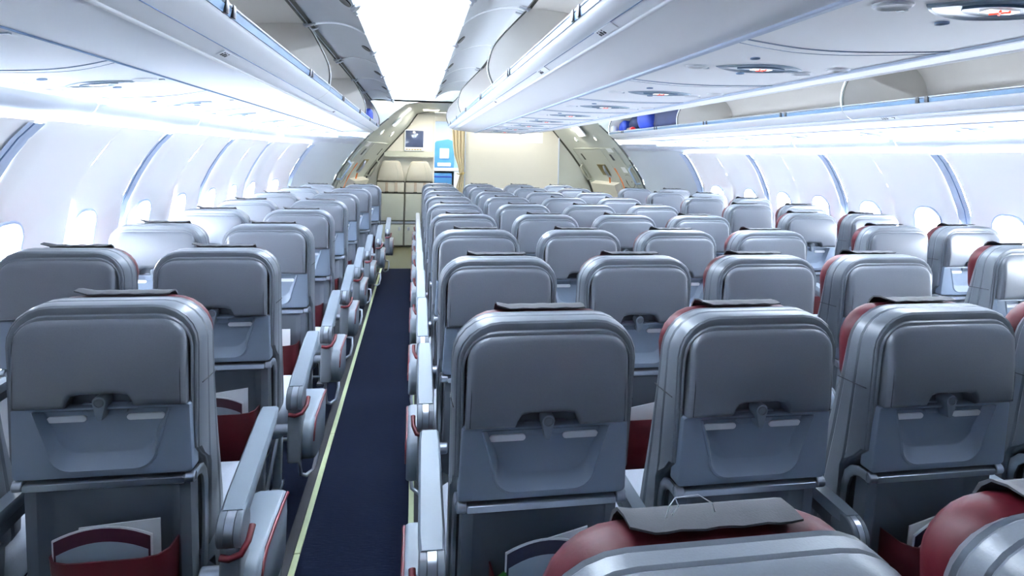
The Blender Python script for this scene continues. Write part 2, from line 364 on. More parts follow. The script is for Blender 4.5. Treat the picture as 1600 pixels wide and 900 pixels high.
def make_seat(x, y, label, group, aisle=0, arm_l=True, arm_r=False, al=-.271, ar=.271, near=False):
    s = thing('airplane_seat', label, 'seat', (x, y, 0), group)
    b = link('backrest', SM['backrest'], s); [link('seam', SM['seam', q], b) for q in (-1, 1)]
    p = link('rear_pad', SM['rear_pad'], s); [link('stitching', SM['stitching', q], p) for q in (-1, 1)]
    h = link('headrest', SM['headrest'], s); h['label'] = 'red leather headrest'
    link('head_cover', SM['head_cover'], h)['label'] = 'dark cloth strip over the headrest'
    t = link('tray_table', SM['tray_table'], s)
    for sx in (-1, 1): link('placard', SM['placard'], t, (sx*.0895, 0, 0))['label'] = 'white rounded placard'
    link('latch_plate', SM['latch_plate'], t)
    link('latch_recess', SM['latch_recess'], s)
    l = link('tray_latch', SM['tray_latch'], s); link('latch_button', SM['latch_button'], l)
    rl = link('tray_rail', SM['tray_rail'], s)
    for sx in (-1, 1): link('rail_knuckle', SM['rail_knuckle'], rl, (sx*.195, 0, 0))
    link('tray_arm', SM['arm_l'], s); link('tray_arm', SM['arm_r'], s)
    link('lower_shell', SM['lower_shell'], s)
    link('seat_pocket', SM['seat_pocket'], s)['label'] = 'dark red literature pocket'
    link('seat_cushion', SM['seat_cushion'], s)
    for sx in (-1, 1): link('seat_leg', SM['seat_leg'], s, (sx*.15, 0, 0))
    if arm_l: make_arm(s, al, -1 if aisle < 0 else 0)
    if arm_r: make_arm(s, ar, 1 if aisle > 0 else 0)
    return s
ORD = 'first second third fourth fifth sixth seventh eighth ninth tenth'.split()
PT = .81
LX, LY, LS = -.736, 1.569, .528
KX, KY, KS = .3224, 1.352, .5424
RX, RY, RS = 2.96, 1.60, .53
SEATS = {}
def shift8(row): return {6: .02, 7: .07, 8: .13}.get(row, 0)
for row in range(0, 10):
    for c in range(4):
        if row == 0 and c > 1: continue
        y = KY+(row-1)*PT; x = KX+c*KS
        if row == 0: y = .56; x += .048
        pos = ('beside the left aisle', 'second from the left aisle', 'third from the left aisle', 'beside the right aisle')[c]
        SEATS['K', row, c] = make_seat(x, y, f'grey seat in the centre block, {ORD[row]} row from the camera, {pos}', 'seats in the centre block',
                                       aisle=-1 if c == 0 else (1 if c == 3 else 0), arm_l=True, arm_r=c == 3, al=-.262 if c == 0 else -.271, ar=.27)
        if row == 0: SEATS['K', row, c].scale = (1, 1, .948)
for row in range(1, 9):
    for c in range(2):
        y = LY+(row-1)*PT; x = LX-(1-c)*LS+shift8(row)
        pos = ('under the windows', 'beside the aisle')[c]
        SEATS['L', row, c] = make_seat(x, y, f'grey airline seat in the left window pair, {ORD[row-1]} row from the camera, {pos}', 'seats in the left window pairs',
                                       aisle=1 if c == 1 else 0, arm_l=True, arm_r=c == 1, al=-.264, ar=.305)
for row in range(2, 9):
    for c in range(2):
        y = RY+(row-1)*PT; x = RX+c*RS-shift8(row)
        pos = ('beside the aisle', 'under the windows')[c]
        SEATS['R', row, c] = make_seat(x, y, f'grey airline seat in the right window pair, {ORD[row-2]} row from the camera, {pos}', 'seats in the right window pairs',
                                       aisle=-1 if c == 0 else 0, arm_l=True, arm_r=c == 1, al=-.28 if c == 0 else -.265, ar=.264)
# thread loops on the nearest seat's head cover
h0 = [o for o in SEATS['K', 0, 0].children if o.name.startswith('headrest')][0]
hc0 = M().tube([(-.06, .12, 1.186), (-.058, .115, 1.205), (-.05, .118, 1.212), (-.044, .12, 1.20), (-.05, .125, 1.186)], .0008, 5)
hc0.tube([(-.05, .118, 1.212), (-.02, .118, 1.214), (.0, .12, 1.20), (.006, .125, 1.186)], .0008, 5)
obj('thread_loop', hc0, paper, h0, 60, label='thin white thread loops left on the cloth strip')

# ---------------------------------------------------------------- magazines and cards in the pockets
def card(seat, label, x0, x1, z1, tilt, m, cat='card', name='safety_card', group='papers in the seat pockets', yoff=.004, band=None, bandz=.03):
    sx, sy = seat.location.x, seat.location.y
    t = thing(name, label, cat, (sx, sy, 0), group)
    N = 12; top = []
    for k in range(N+1):
        q = k/N; x = lerp(x0, x1, q); arch = (4*q*(1-q))*.028 if band else 0
        top.append((x, z1+tilt*(q-.5)+arch))
    def sheet(ins, off, zt=0.):
        A = [(x0+ins, .43), (x1-ins, .43)]
        T = [(lerp(x0+ins, x1-ins, k/N), top[k][1]-ins-zt) for k in range(N, -1, -1)]
        return [(x, yb(z)+off, z) for x, z in A+T]
    obj('sheet', M().loft([sheet(0, yoff+.004), sheet(0, yoff)], cap0=True, cap1=True), paper, t, smooth=False)
    if band:
        obj('cover_band', M().loft([sheet(.004, yoff), sheet(.004, yoff-.0008)], cap0=True, cap1=True), band, t, smooth=False, label='dark printed band')
        obj('cover', M().loft([sheet(.009, yoff-.0008, bandz), sheet(.009, yoff-.0016, bandz)], cap0=True, cap1=True), m, t, smooth=False)
    return t
CARDS = [  # seat, card x0,x1,top,tilt ; magazine x0,x1,top,tilt,cover,band
    (('L', 1, 1), (-.055, .13, .628, .012), (-.11, .115, .600, .0, cover_grey, maroon_p), 'nearest left aisle seat'),
    (('L', 2, 1), (-.02, .125, .635, .02), (-.11, .11, .590, .0, cover_grey, maroon_p), 'second left aisle seat'),
    (('L', 3, 1), (-.02, .12, .635, .0), None, 'third left aisle seat'),
    (('K', 1, 0), (-.05, .11, .650, .04), (-.09, .115, .625, .0, cover_grey, navy_p), 'second row seat by the left aisle'),
    (('K', 1, 2), (-.08, .10, .62, .05), (-.075, .13, .600, .05, paper, navy_p), 'third centre seat of the second row'),
    (('K', 2, 1), (-.05, .12, .60, .03), None, 'third row centre seat'),
    (('K', 1, 1), (-.08, .10, .58, .03), None, 'second centre seat of the second row'),
]
for key, cd, mg, where in CARDS:
    card(SEATS[key], f'white safety card in the pocket of the {where}', *cd, paper, yoff=-.022)
    if mg: card(SEATS[key], f'dark-banded magazine in the pocket of the {where}', *mg[:4], mg[4], 'magazine', 'magazine', yoff=-.032, band=mg[5])
s_ = SEATS['K', 1, 0].location
lf = M(); lf.loft([[(s_.x-.115, s_.y+.038, .40), (s_.x-.05, s_.y+.038, .40), (s_.x-.06, s_.y+.038, .60), (s_.x-.115, s_.y+.038, .56)], [(s_.x-.115, s_.y+.034, .40), (s_.x-.05, s_.y+.034, .40), (s_.x-.06, s_.y+.034, .60), (s_.x-.115, s_.y+.034, .56)]], cap0=True, cap1=True)
tag(obj('leaflet', lf, green_m, smooth=False), 'dark green leaflet corner beside the magazine in the centre aisle seat pocket', 'leaflet', 'papers in the seat pockets')

# ---------------------------------------------------------------- cabin shell
XC = 1.12
Y0, Y1, YD, YW = -1.6, 7.24, 8.2, 10.1
WM = [(0, 2.50), (.15, 2.60), (.4, 2.70), (.8, 2.775), (1.1, 2.77), (1.25, 2.735), (1.4, 2.67), (1.5, 2.615), (1.58, 2.56), (1.65, 2.495), (1.76, 2.40), (1.9, 2.25), (2.1, 1.9), (2.25, 1.5), (2.35, 1.0)]
WR = [(0, 1.95), (.4, 2.04), (.8, 2.03), (.96, 1.98), (1.12, 1.92), (1.28, 1.84), (1.385, 1.76), (1.6, 1.60), (1.79, 1.44), (2.03, 1.23), (2.23, 1.10), (2.27, .9)]
TY = [(6.4, 0), (7.24, .2), (7.7, .48), (8.2, .66), (10.1, 1), (13, 1.3)]
def wall_w(z, y): t = interp(TY, y); return lerp(interp(WM, z), interp(WR, z), t)
def wp(s, z, y, inset=0.): return (XC+s*(wall_w(z, y)-inset), y, z)

fl = M().box(-2.2, 4.4, Y0, YD, -.04, 0)
struct('floor', fl, carpet, label='dark blue aircraft carpet with slightly rumpled texture', smooth=False)
fv = M().box(-2.2, 4.4, YD, 13.0, -.04, .001); struct('floor_rear', fv, vinyl, label='olive vinyl floor of the rear door area', smooth=False)
for nm, x, lb in (('trim_1', -.412, 'left'), ('trim_2', .021, 'right'), ('trim_3', 2.22, 'far right'), ('trim_4', 2.66, 'rightmost')):
    m = M()
    y = Y0
    while y < YD:
        m.rbox(x-.012, x+.012, y, min(y+1.0, YD)-.004, .0, .006, .002, 1); y += 1.0
    struct(nm, m, strip_m, label=f'pale green floor path marking strip, {lb}')
for nm, x in (('trim_5', -.445), ('trim_6', .052)): struct(nm, M().rbox(x-.02, x+.02, Y0, YD, 0, .004, .0015, 1), carpet_edge, label='dark edge beside the floor strip, '+('left' if x < 0 else 'right'))

# sidewall panels, each with two window openings
PP, PH = 1.2, 2.44
ZW, HW, HH = 1.075, .118, .172
ZTOP, ZBOT = 1.652, .30
def rr(hw, hh, rad, n):
    """rounded rectangle, 4n points from angle 45 deg sampling to match a rectangle ring"""
    P = []
    for q, (sx, sy) in enumerate(((1, 1), (-1, 1), (-1, -1), (1, -1))):
        for k in range(n):
            a = PI/2*q+PI/2*k/n
            P.append((sx*(hw-rad)+rad*cos(a), sy*(hh-rad)+rad*sin(a)))
    return P
def rect_ring(P, x0, x1, z0, z1):
    """project the ring radially onto the rectangle"""
    R = []
    n = len(P)//4
    cor = [(x1, z0), (x1, z1), (x0, z1), (x0, z0)]
    for i, (x, z) in enumerate(P):
        q = math.atan2(z, x) % (2*PI)
        ca, sa = cos(q), sin(q)
        t = min([(x1 if ca > 0 else x0)/ca if abs(ca) > 1e-6 else 1e9, (z1 if sa > 0 else z0)/sa if abs(sa) > 1e-6 else 1e9])
        R.append((ca*t, sa*t))
    for cx_, cz_ in ((x1, z1), (x0, z1), (x0, z0), (x1, z0)):
        j = min(range(len(R)), key=lambda i: abs(((math.atan2(R[i][1], R[i][0])-math.atan2(cz_, cx_)+PI) % (2*PI))-PI)); R[j] = (cx_, cz_)
    return R
def panel_inset(y, z, ya, yb_):
    """how far the pillowed panel stands in from the hull line: falls away at its ends, dips at the middle groove"""
    d = min(y-ya, yb_-y); e = .035*min(1, max(0, d)/.07)**.6
    e *= min(1, max(0, (ZTOP+.004-z))/.05)**.5*.6+.4
    mid = (ya+yb_)/2; g = -.018*math.exp(-((y-mid)/.05)**2)*max(0, min(1, (1.6-z)/.5))
    return e+g
NW = 0; WINS = []
def sidewall(s, ya, yb_, k, windows=True, lab=''):
    global NW
    side = 'left' if s < 0 else 'right'
    m = M(); ya += .045; yb_ -= .045
    hole = rr(HW, HH, .10, 12)
    for half in (0, 1):
        a = lerp(ya, yb_, half*.5); b = lerp(ya, yb_, half*.5+.5); yc = ya-.045+((.2, .77) if s < 0 else (.29, .86))[half]
        out = rect_ring(hole, a-yc, b-yc, ZBOT-ZW, ZTOP-ZW)
        loops = []
        for t in (0, .06, .15, .3, .45, .6, .72, .82, .9, .96, 1):
            L = []
            for (hx, hz), (ox, oz) in zip(hole, out):
                y = yc+lerp(hx, ox, t); z = ZW+lerp(hz, oz, t); L.append(wp(s, z, y, panel_inset(y, z, ya, yb_)))
            loops.append(L)
        m.loft(loops)
        NW += 1
        w = M()                                     # window reveal funnel, plus a ring coloured as its bluish edge shading
        rings = []
        for sc_, dd in ((1.0, 0), (.97, .012), (.93, .03), (.88, .055), (.86, .075)):
            rings.append([(p[0]+s*dd, p[1], p[2]) for p in (wp(s, ZW+hz*sc_, yc+hx*sc_, panel_inset(yc+hx, ZW+hz, ya, yb_)) for hx, hz in hole)])
        w.loft(rings)
        wo = struct(f'window_{NW}', w, white, 60, label=f'oval cabin window in the {side} sidewall, {ORD[min(9, 2*k+half)]} from the camera end')
        rim = M(); rp = [(p[0]-s*.002, p[1], p[2]) for p in rings[0]]; rp.append(rp[0]); rim.tube(rp, .0075, 8, caps=False); obj('window_edge_shading', rim, edge_shading_m, wo, 60)
        pm = M(); pr = [(p[0], p[1], p[2]) for p in rings[-1]]; pm.f.append(tuple(pm.pts(pr))); obj('window_pane', pm, glass, wo, smooth=False)
        WINS.append((s, yc)); sh = M(); top = [p for p in rings[-2]]          # half drawn shade lip at the top
        zlim = ZW+HH*.62
        up = [(p[0]+s*.008, p[1], max(p[2], zlim)) for p in top]
        sh.f.append(tuple(sh.pts(up))); obj('window_shade', sh, sidewall_m, wo, smooth=False)
    o = struct(f'wall_{side}', m, sidewall_m, 60, label=f'white {side} sidewall panel with two windows, {ORD[k]} panel from the camera end')
    return o
for s in (-1, 1):
    side = 'left' if s < 0 else 'right'
    for k in range(-1 if s > 0 else 0, 4): sidewall(s, PH+k*PP, PH+(k+1)*PP, k+1)
    sm = M()                                        # lower wall (dado) and blank rear panel
    ys = [Y0, 0, 2, 4, 6.4, 6.8, 7.24, 7.5, 7.7, YD]
    sm.loft([[wp(s, z, y, .012) for z in (0, .08, .15, .25, .305)] for y in ys], closed=False)
    struct(f'baseboard_{side}', sm, sage, label=f'grey lower wall along the {side} side of the cabin')
    bk = M().loft([[wp(s, z, y, .0) for z in (.3, .6, .9, 1.1, 1.25, 1.4, 1.5, 1.58, 1.65)] for y in [Y0, 0, PH-PP]+([PH] if s < 0 else [])], closed=False)
    struct(f'wall_{side}_front', bk, sidewall_m, 60, label=f'plain white {side} sidewall nearest the camera'); bk = M()
    bk.loft([[wp(s, z, y, .0) for z in (.3, .6, .9, 1.1, 1.25, 1.4, 1.5, 1.58, 1.65, 1.76)] for y in [7.24, 7.35, 7.5, 7.7, 7.9, YD]], closed=False)
    struct(f'wall_{side}_end', bk, endwall_m, 60, label=f'plain grey {side} sidewall ahead of the rear door')
    # joint covers between panels
    for k in range(-1, 5):
        y = PH+k*PP; m = M()
        zs = [.3, .5, .7, .9, 1.1, 1.25, 1.4, 1.5, 1.58, 1.64]
        m.loft([[wp(s, z, y-.05, .012), wp(s, z, y-.03, .001), wp(s, z, y-.004, .002), wp(s, z, y+.004, .002), wp(s, z, y+.03, .001), wp(s, z, y+.05, .012)] for z in zs], closed=False)
        struct(f'trim_{10+k+2+(20 if s>0 else 0)}', m, joint_m, label=f'blue-grey joint cover between {side} sidewall panels, {ORD[k+2]} from the camera end')
        obj('joint_line', M().tube([wp(s, z, y, .004) for z in zs], .003, 5), seam_m, bpy.data.objects[f'trim_{10+k+2+(20 if s>0 else 0)}'], 60)
    # cove valance from the sidewall top up to the light slot
    m = M(); vprof = [(2.515, 1.646), (2.508, 1.654), (2.485, 1.670), (2.46, 1.688), (2.44, 1.712), (2.43, 1.735), (2.428, 1.752)]
    def vp(p, y): t = interp(TY, y); return (XC+s*(p[0]-min(.8, t*.95)), y, p[1])
    for y0, y1 in [(PH+(k-1.5)*PP+.9, PH+(k-.5)*PP+.9) for k in range(-1, 6)]:
        y1 = min(y1, YD-.1)
        if y1-y0 < .1: continue
        n = 6
        m.loft([[vp(p, lerp(y0, y1-.008, i/n)) for p in vprof] for i in range(n+1)], closed=False)
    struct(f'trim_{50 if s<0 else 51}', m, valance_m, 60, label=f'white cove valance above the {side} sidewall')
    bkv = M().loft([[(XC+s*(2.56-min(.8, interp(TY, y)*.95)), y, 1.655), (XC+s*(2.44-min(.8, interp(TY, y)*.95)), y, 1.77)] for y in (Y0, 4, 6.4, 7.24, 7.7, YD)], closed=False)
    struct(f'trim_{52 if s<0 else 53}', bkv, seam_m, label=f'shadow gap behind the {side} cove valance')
    # light strips in the slot
    for k in range(-1, 6):
        y0, y1 = PH+(k-1.5)*PP+.95, PH+(k-.5)*PP+.85
        if y1 > 7.6: y1 = 7.6
        if y1-y0 < .3: continue
        off = lambda y: min(.8, interp(TY, y)*.95)
        t = thing('sidewall_light', f'long white light strip above the {side} windows, {ORD[k+1]} from the camera end', 'light', (XC+s*(2.40-off((y0+y1)/2)), (y0+y1)/2, 1.747), f'light strips above the {side} windows')
        d0, d1 = off(y0)-off((y0+y1)/2), off(y1)-off((y0+y1)/2); L = (y1-y0)/2
        g = M()
        g.loft([[(-s*d-.014, y, -.004), (-s*d+.014, y, -.010 if s > 0 else -.010), (-s*d+.016, y, .006), (-s*d-.016, y, .006)] for d, y in ((d0, -L), (0, 0), (d1, L))], cap0=True, cap1=True)
        obj('diffuser', g, lamp_side, t, smooth=False)
        e = M(); e.rbox(-.018-s*d0, .018-s*d0, -L-.012, -L, -.012, .01, .003); e.rbox(-.018-s*d1, .018-s*d1, L, L+.012, -.012, .01, .003); obj('end_cap', e, white, t)

# ---------------------------------------------------------------- overhead bins
BY = [-1.45, 1.0, 3.45, 5.9, 8.12]
def arc_pts(P, n=4):
    """smooth polyline through P (Catmull-Rom)"""
    out = []
    for i in range(len(P)-1):
        p0, p1, p2, p3 = [Vector((*P[min(max(j, 0), len(P)-1)], 0)) for j in (i-1, i, i+1, i+2)]
        for k in range(n):
            t = k/n; q = .5*((2*p1)+(-p0+p2)*t+(2*p0-5*p1+4*p2-p3)*t*t+(-p0+3*p1-3*p2+p3)*t**3); out.append((q.x, q.y))
    return out+[P[-1]]
def offset(P, d):
    o = []
    for i in range(len(P)):
        a, b = P[max(i-1, 0)], P[min(i+1, len(P)-1)]
        tx, tz = b[0]-a[0], b[1]-a[1]; l = math.hypot(tx, tz) or 1; o.append((P[i][0]-tz/l*d, P[i][1]+tx/l*d))
    return o
# profiles given as distance from the cabin centre (w) for the side bins, for the left side: x = XC - w
SIDE = dict(
    lip=[(1.600, 1.926), (1.604, 1.900), (1.616, 1.885), (1.640, 1.866), (1.664, 1.850), (1.700, 1.832), (1.715, 1.8275)],
    bottom=[(1.715, 1.8275), (1.85, 1.8160), (1.977, 1.8050)],
    inner=[(1.606, 1.926), (1.64, 1.905), (1.72, 1.885), (2.05, 1.862), (2.16, 1.90), (2.22, 2.02), (2.18, 2.14), (2.05, 2.24), (1.78, 2.268), (1.722, 2.260)],
    hinge=(1.726, 2.258),
    edge=[(1.728, 2.258), (1.700, 2.225), (1.658, 2.150), (1.612, 2.055), (1.599, 1.988), (1.603, 1.925)],
    door=[(1.722, 2.262), (1.66, 2.279), (1.58, 2.285), (1.50, 2.272), (1.44, 2.248), (1.412, 2.232)])
CENT = dict(   # w counted from the centre line towards the aisle: x = XC - w
    lip=[(.678, 1.972), (.676, 1.945), (.668, 1.932), (.648, 1.920), (.626, 1.914), (.604, 1.902), (.592, 1.899)],
    bottom=[(.592, 1.899), (.45, 1.883), (.315, 1.869)],
    inner=[(.672, 1.972), (.64, 1.955), (.58, 1.945), (.16, 1.93), (.05, 1.97), (.03, 2.15), (.08, 2.33), (.2, 2.41), (.46, 2.43), (.494, 2.422)],
    hinge=(.49, 2.42),
    edge=[(.488, 2.418), (.574, 2.326), (.637, 2.255), (.684, 2.189), (.710, 2.093), (.702, 2.030), (.676, 1.970)],
    door=[(.494, 2.424), (.56, 2.436), (.66, 2.424), (.76, 2.390), (.83, 2.345), (.862, 2.312)])
def mirror(P, sx): return [(XC+sx*w, z) for w, z in P]
def build_bin(sx, D, y0, y1, label, group, visible=True, where=''):
    """sx: x = XC + sx*w. One bin module: shell, two dividers, lip rail with latches, two raised doors"""
    t = thing('overhead_bin', label, 'overhead bin', (XC+sx*D['lip'][0][0], y0, D['lip'][0][1]), group)
    ox, oy, oz = t.location
    def put(name, m, material, ang=35, parent=t, label=None, smooth=True):
        m.v = [(x-ox, y-oy, z-oz) for x, y, z in m.v]; return obj(name, m, material, parent, ang, smooth, label)
    inner = mirror(arc_pts(D['inner'], 4), sx)
    m = M(); yy = [y0+.012, y1-.012]
    m.ext(inner, 0, 0, closed=False, ys=yy)
    b0, b1 = inner[0], inner[-1]
    put('bin_interior', m, bin_in)
    m = M()                                          # outer lip, bottom
    lip = mirror(arc_pts(D['lip'], 4), sx)
    lo = lip[4:]
    m.ext(lip, 0, 0, closed=False, ys=[y0+.004, y1-.004]); m.tube([(lip[-1][0], y0+.004, lip[-1][1]-.001), (lip[-1][0], y1-.004, lip[-1][1]-.001)], .006, 8); put('bin_lip', m, white, 50)  # white bead added to stand in for the highlight along the lower edge
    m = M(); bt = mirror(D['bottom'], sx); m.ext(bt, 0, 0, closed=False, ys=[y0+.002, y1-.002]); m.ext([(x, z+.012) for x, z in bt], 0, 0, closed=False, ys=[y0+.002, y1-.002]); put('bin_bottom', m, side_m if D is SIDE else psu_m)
    w0, z0 = D['lip'][0]; sg_ = 1 if D is SIDE else -1
    m = M(); m.tube([(XC+sx*(w0-.001*sg_), y0+.006, z0+.003), (XC+sx*(w0-.001*sg_), y1-.006, z0+.003)], .005, 8); lipbar = put('lip_edge', m, silver, 60)
    wr, zr = D['lip'][1]; m = M()                    # blue-grey glazed strip just under the lip
    m.loft([[(XC+sx*(w0-.0045*sg_), y, z0-.004), (XC+sx*(wr-.0045*sg_), y, zr+.001), (XC+sx*(wr+.002*sg_), y, zr+.001), (XC+sx*(w0+.002*sg_), y, z0-.005)] for y in (y0+.006, y1-.006)], cap0=True, cap1=True); rail = put('lip_rail', m, rail_m, smooth=False)
    L2 = D['lip'][4]
    m = M(); m.tube([(XC+sx*(L2[0]-.0005*sg_), y0+.005, L2[1]-.001), (XC+sx*(L2[0]-.0005*sg_), y1-.005, L2[1]-.001)], .0014, 5); put('lip_groove', m, seam_m)
    if not visible: return t
    # dividers with a curved front edge
    edge = mirror(arc_pts(D['edge'], 5), sx); back = [p for p in reversed(inner[3:])]
    for yd, d in ((y0, 1), (y1, -1)):
        m = M(); pl = edge+list(reversed(back)) if False else edge+[p for p in inner[2:]]
        ya, yb_ = (yd+.004, yd+.012) if d > 0 else (yd-.012, yd-.004)
        m.loft([[(x, y, z) for x, z in pl] for y in (ya, yb_)], cap0=True, cap1=True)
        dv = put('divider', m, bin_in, smooth=False)
        m = M(); m.tube([(x, (ya+yb_)/2, z) for x, z in edge], .0062, 6); put('divider_edge', m, dark_gap if d < 0 else white, 60, dv)
    # doors
    dpr = arc_pts(D['door'], 5); ym = (y0+y1)/2
    for a, b in ((y0+.014, ym-.003), (ym+.003, y1-.014)):
        lo_ = mirror(dpr, sx); up_ = mirror(offset(dpr, -.022 if dpr[0][0] > dpr[-1][0] else .022), sx)
        m = M(); m.loft([[(x, y, z) for x, z in lo_+list(reversed(up_))] for y in (a, b)], cap0=True, cap1=True)
        dr = put('bin_door', m, door_in, 35)
        fx, fz = lo_[-1]; gx, gz = lo_[-8]; yc = (a+b)/2
        m = M()
        for yy_ in (a, b): m.tube([(x, yy_, z-.001) for x, z in lo_], .0048, 6)  # white tubes added to imitate highlights along the door ends
        put('door_edge_highlight', m, white, 60, dr, 'white highlight strip at the end of the bin door')
        # oval latch cup and hook
        tx, tz = fx-gx, fz-gz; l = math.hypot(tx, tz); tx /= l; tz /= l; nx, nz = (tz, -tx) if -tx < 0 or True else (-tz, tx)
        if nz > 0: nx, nz = -nx, -nz
        def on(a_, dy, h): return (fx-tx*a_+nx*h, yc+dy, fz-tz*a_+nz*h)
        m = M(); rg = lambda h, k: [on(.05+.032*k*cos(q*PI/10), .075*k*sin(q*PI/10), h) for q in range(20)]
        m.loft([rg(-.001, 1), rg(.004, 1), rg(.002, .8)], cap1=True); put('latch_cup', m, belt_m, 40, dr, 'black oval latch cup')
        m = M(); m.cyl(on(.002, -.0, -.004), on(-.016, 0, .004), .028, 14, ch=.005); m.cyl(on(.02, .10, -.004), on(-.012, .10, .006), .012, 10); put('latch_hook', m, silver, 40, dr, 'silver latch hook')
        for yj in (a+.05, b-.05):                    # hinge plates at the bracket line
            hx, hz = mirror([D['hinge']], sx)[0]; kx, kz = lo_[4]
            m = M(); m.loft([[(hx, yj-.012, hz-.008), (hx, yj+.012, hz-.008), (kx, yj+.012, kz-.012), (kx, yj-.012, kz-.012)], [(hx, yj-.012, hz-.018), (hx, yj+.012, hz-.018), (kx, yj+.012, kz-.018), (kx, yj-.012, kz-.018)]], cap0=True, cap1=True)
            m.cyl((hx-sx*0-.0, yj-.016, hz-.008), (hx, yj+.016, hz-.008), .012, 10); put('door_hinge', m, silver, 40, dr, 'grey metal door hinge')
        for q in (-.03, .03):                        # paired striker blocks on the lip
            m = M(); wq, zq = D['lip'][0]
            x_ = XC+sx*(wq-.009*sg_); m.rbox(min(x_, x_+sx*sg_*.016), max(x_, x_+sx*sg_*.016), yc+q-.012, yc+q+.012, zq-.026, zq+.008, .003, 2)
            st = put('striker', m, belt_m, 40, rail, 'black latch striker')
        m = M(); hx, hz = mirror([D['hinge']], sx)[0]; q0, q1 = inner[-1], mirror(offset(dpr[:2], -.022 if dpr[0][0] > dpr[-1][0] else .022), sx)[0]; m.loft([[(q0[0]-sx*.03, y, q0[1]+.003), (hx, y, hz+.006), (lo_[1][0], y, lo_[1][1]+.004), (q1[0]+sx*.03, y, q1[1]+.01)] for y in (a, b)], cap0=True, cap1=True); m.tube([(hx, a, hz), (hx, b, hz)], .006, 6); put('hinge_gap', m, dark_gap, 40, dr)
    return t
NUM = ('behind the camera', 'nearest', 'middle', 'farthest')
for i in range(4):
    a, b = BY[i], BY[i+1]
    n = ('nearest the camera', 'second', 'third', 'last before the rear wall')[i]
    build_bin(-1, SIDE, a, b, f'white overhead bin with raised doors above the left window seats, {n}', 'bins above the left window seats')
    build_bin(-1, CENT, a, b, f'white overhead bin with raised doors facing the left aisle, {n}', 'centre bins facing the left aisle')
    build_bin(1, CENT, a, b, f'white centre overhead bin facing the right aisle, {n}', 'centre bins facing the right aisle', visible=False)
    build_bin(1, SIDE, a, b, f'white open overhead bin above the right window seats, {n}', 'bins above the right window seats')
# rounded end housings
def end_cap(sx, D, label):
    m = M(); edge = arc_pts(D['edge'], 5); prof = mirror(edge+D['lip'][1:]+D['bottom'][1:]+list(reversed(D['inner'][3:])), sx)
    cx_ = sum(p[0] for p in prof)/len(prof); cz_ = sum(p[1] for p in prof)/len(prof)
    L = [[(cx_+(x-cx_)*k, y, cz_+(z-cz_)*k) for x, z in prof] for y, k in ((8.122, 1.0), (8.15, .995), (8.175, .97), (8.185, .93))]
    m.loft(L, cap0=True, cap1=True); return tag(obj('bin_end_cover', m, white, None, 50), label, 'bin end cover')
end_cap(-1, SIDE, 'white rounded end cover closing the left row of overhead bins')
end_cap(-1, CENT, 'white rounded end cover of the centre bins by the left aisle')
end_cap(1, CENT, 'white rounded end cover of the centre bins by the right aisle')
end_cap(1, SIDE, 'white rounded end cover closing the right row of overhead bins')
# speaker on the bin back wall (left)
t = thing('cabin_speaker', 'small round speaker plate inside the nearest open left bin', 'speaker', (XC-2.195, 2.62, 2.06))
obj('plate', M().rbox(.0, .012, -.07, .07, -.055, .055, .005), white, t)
obj('grille', M().cyl((.010, 0, 0), (.020, 0, 0), .036, 24, ch=.004), lens_m, t); obj('grille_centre', M().cyl((.018, 0, 0), (.024, 0, 0), .018, 20), belt_m, t)

# bags and blankets in the bins
def blob(name, cx_, cy_, cz_, sx, sy, sz, material, label, cat, group=None, seed=0, p=3.):
    rnd = random.Random(seed); m = M(); N, K = 14, 10; loops = []
    ph = [rnd.uniform(0, 6.28) for _ in range(6)]
    for j in range(1, K):
        b = -PI/2+PI*j/K; L = []
        for i in range(N):
            a = 2*PI*i/N
            q = lambda v: math.copysign(abs(v)**(2/p), v)
            w = 1+.06*sin(3*a+ph[0])+.05*sin(5*a+ph[1]+b*3)+.04*sin(4*b+ph[2])
            L.append((cx_+sx*q(cos(a))*q(cos(b))*w, cy_+sy*q(sin(a))*q(cos(b))*w, cz_+sz*q(sin(b))*(1+.05*sin(2*a+ph[3]))))
        loops.append(L)
    m.loft(loops, cap0=True, cap1=True); return tag(obj(name, m, material, None, 70), label, cat, group)
G = 'soft items stowed in the overhead bins'
blob('blanket_bag', 3.02, 6.50, 2.06, .17, .52, .145, navy_m, 'long navy blanket bundle in the open right bin', 'blanket', G, 1)
blob('travel_bag', 2.96, 7.20, 2.04, .14, .15, .13, blue_m, 'bright blue soft bag in front of the navy bundle, right bin', 'bag', G, 2)
blob('jacket', 2.98, 7.58, 2.03, .13, .17, .12, navy_m, 'dark jacket folded beside the red-capped canister, right bin', 'jacket', G, 3)
blob('pillow_bag', 2.93, 7.97, 2.0, .10, .09, .095, blue_m, 'small bright blue bag at the far end of the right bin', 'bag', G, 4)
blob('white_pillow', 2.765, 8.03, 1.97, .045, .045, .05, paper, 'small white bundle at the far end of the right bin', 'pillow', G, 5)
t = thing('canister', 'small canister with a red cap lying on the right bin lip', 'canister', (2.80, 7.40, 1.925), G)
obj('canister_body', M().cyl((0, .03, .02), (0, .16, .02), .03, 16, ch=.004), belt_m, t); obj('cap', M().cyl((0, -.02, .02), (0, .03, .02), .034, 16, ch=.006), scarlet_m, t, label='red cap')
t = thing('notice_card', 'yellow and white card on the right bin lip near the end', 'card', (2.765, 7.72, 1.928), G)
obj('card_sheet', M().rbox(-.03, .03, -.09, .09, 0, .008, .002), paper, t); obj('yellow_mark', M().rbox(-.03, .02, -.085, -.01, .008, .010, .001), yellow_m, t)
blob('life_vest_bag', XC-1.80, 7.2, 1.96, .12, .28, .07, navy_m, 'dark blue folded bundle in the far left bin, nearer one', 'bag', G, 6)
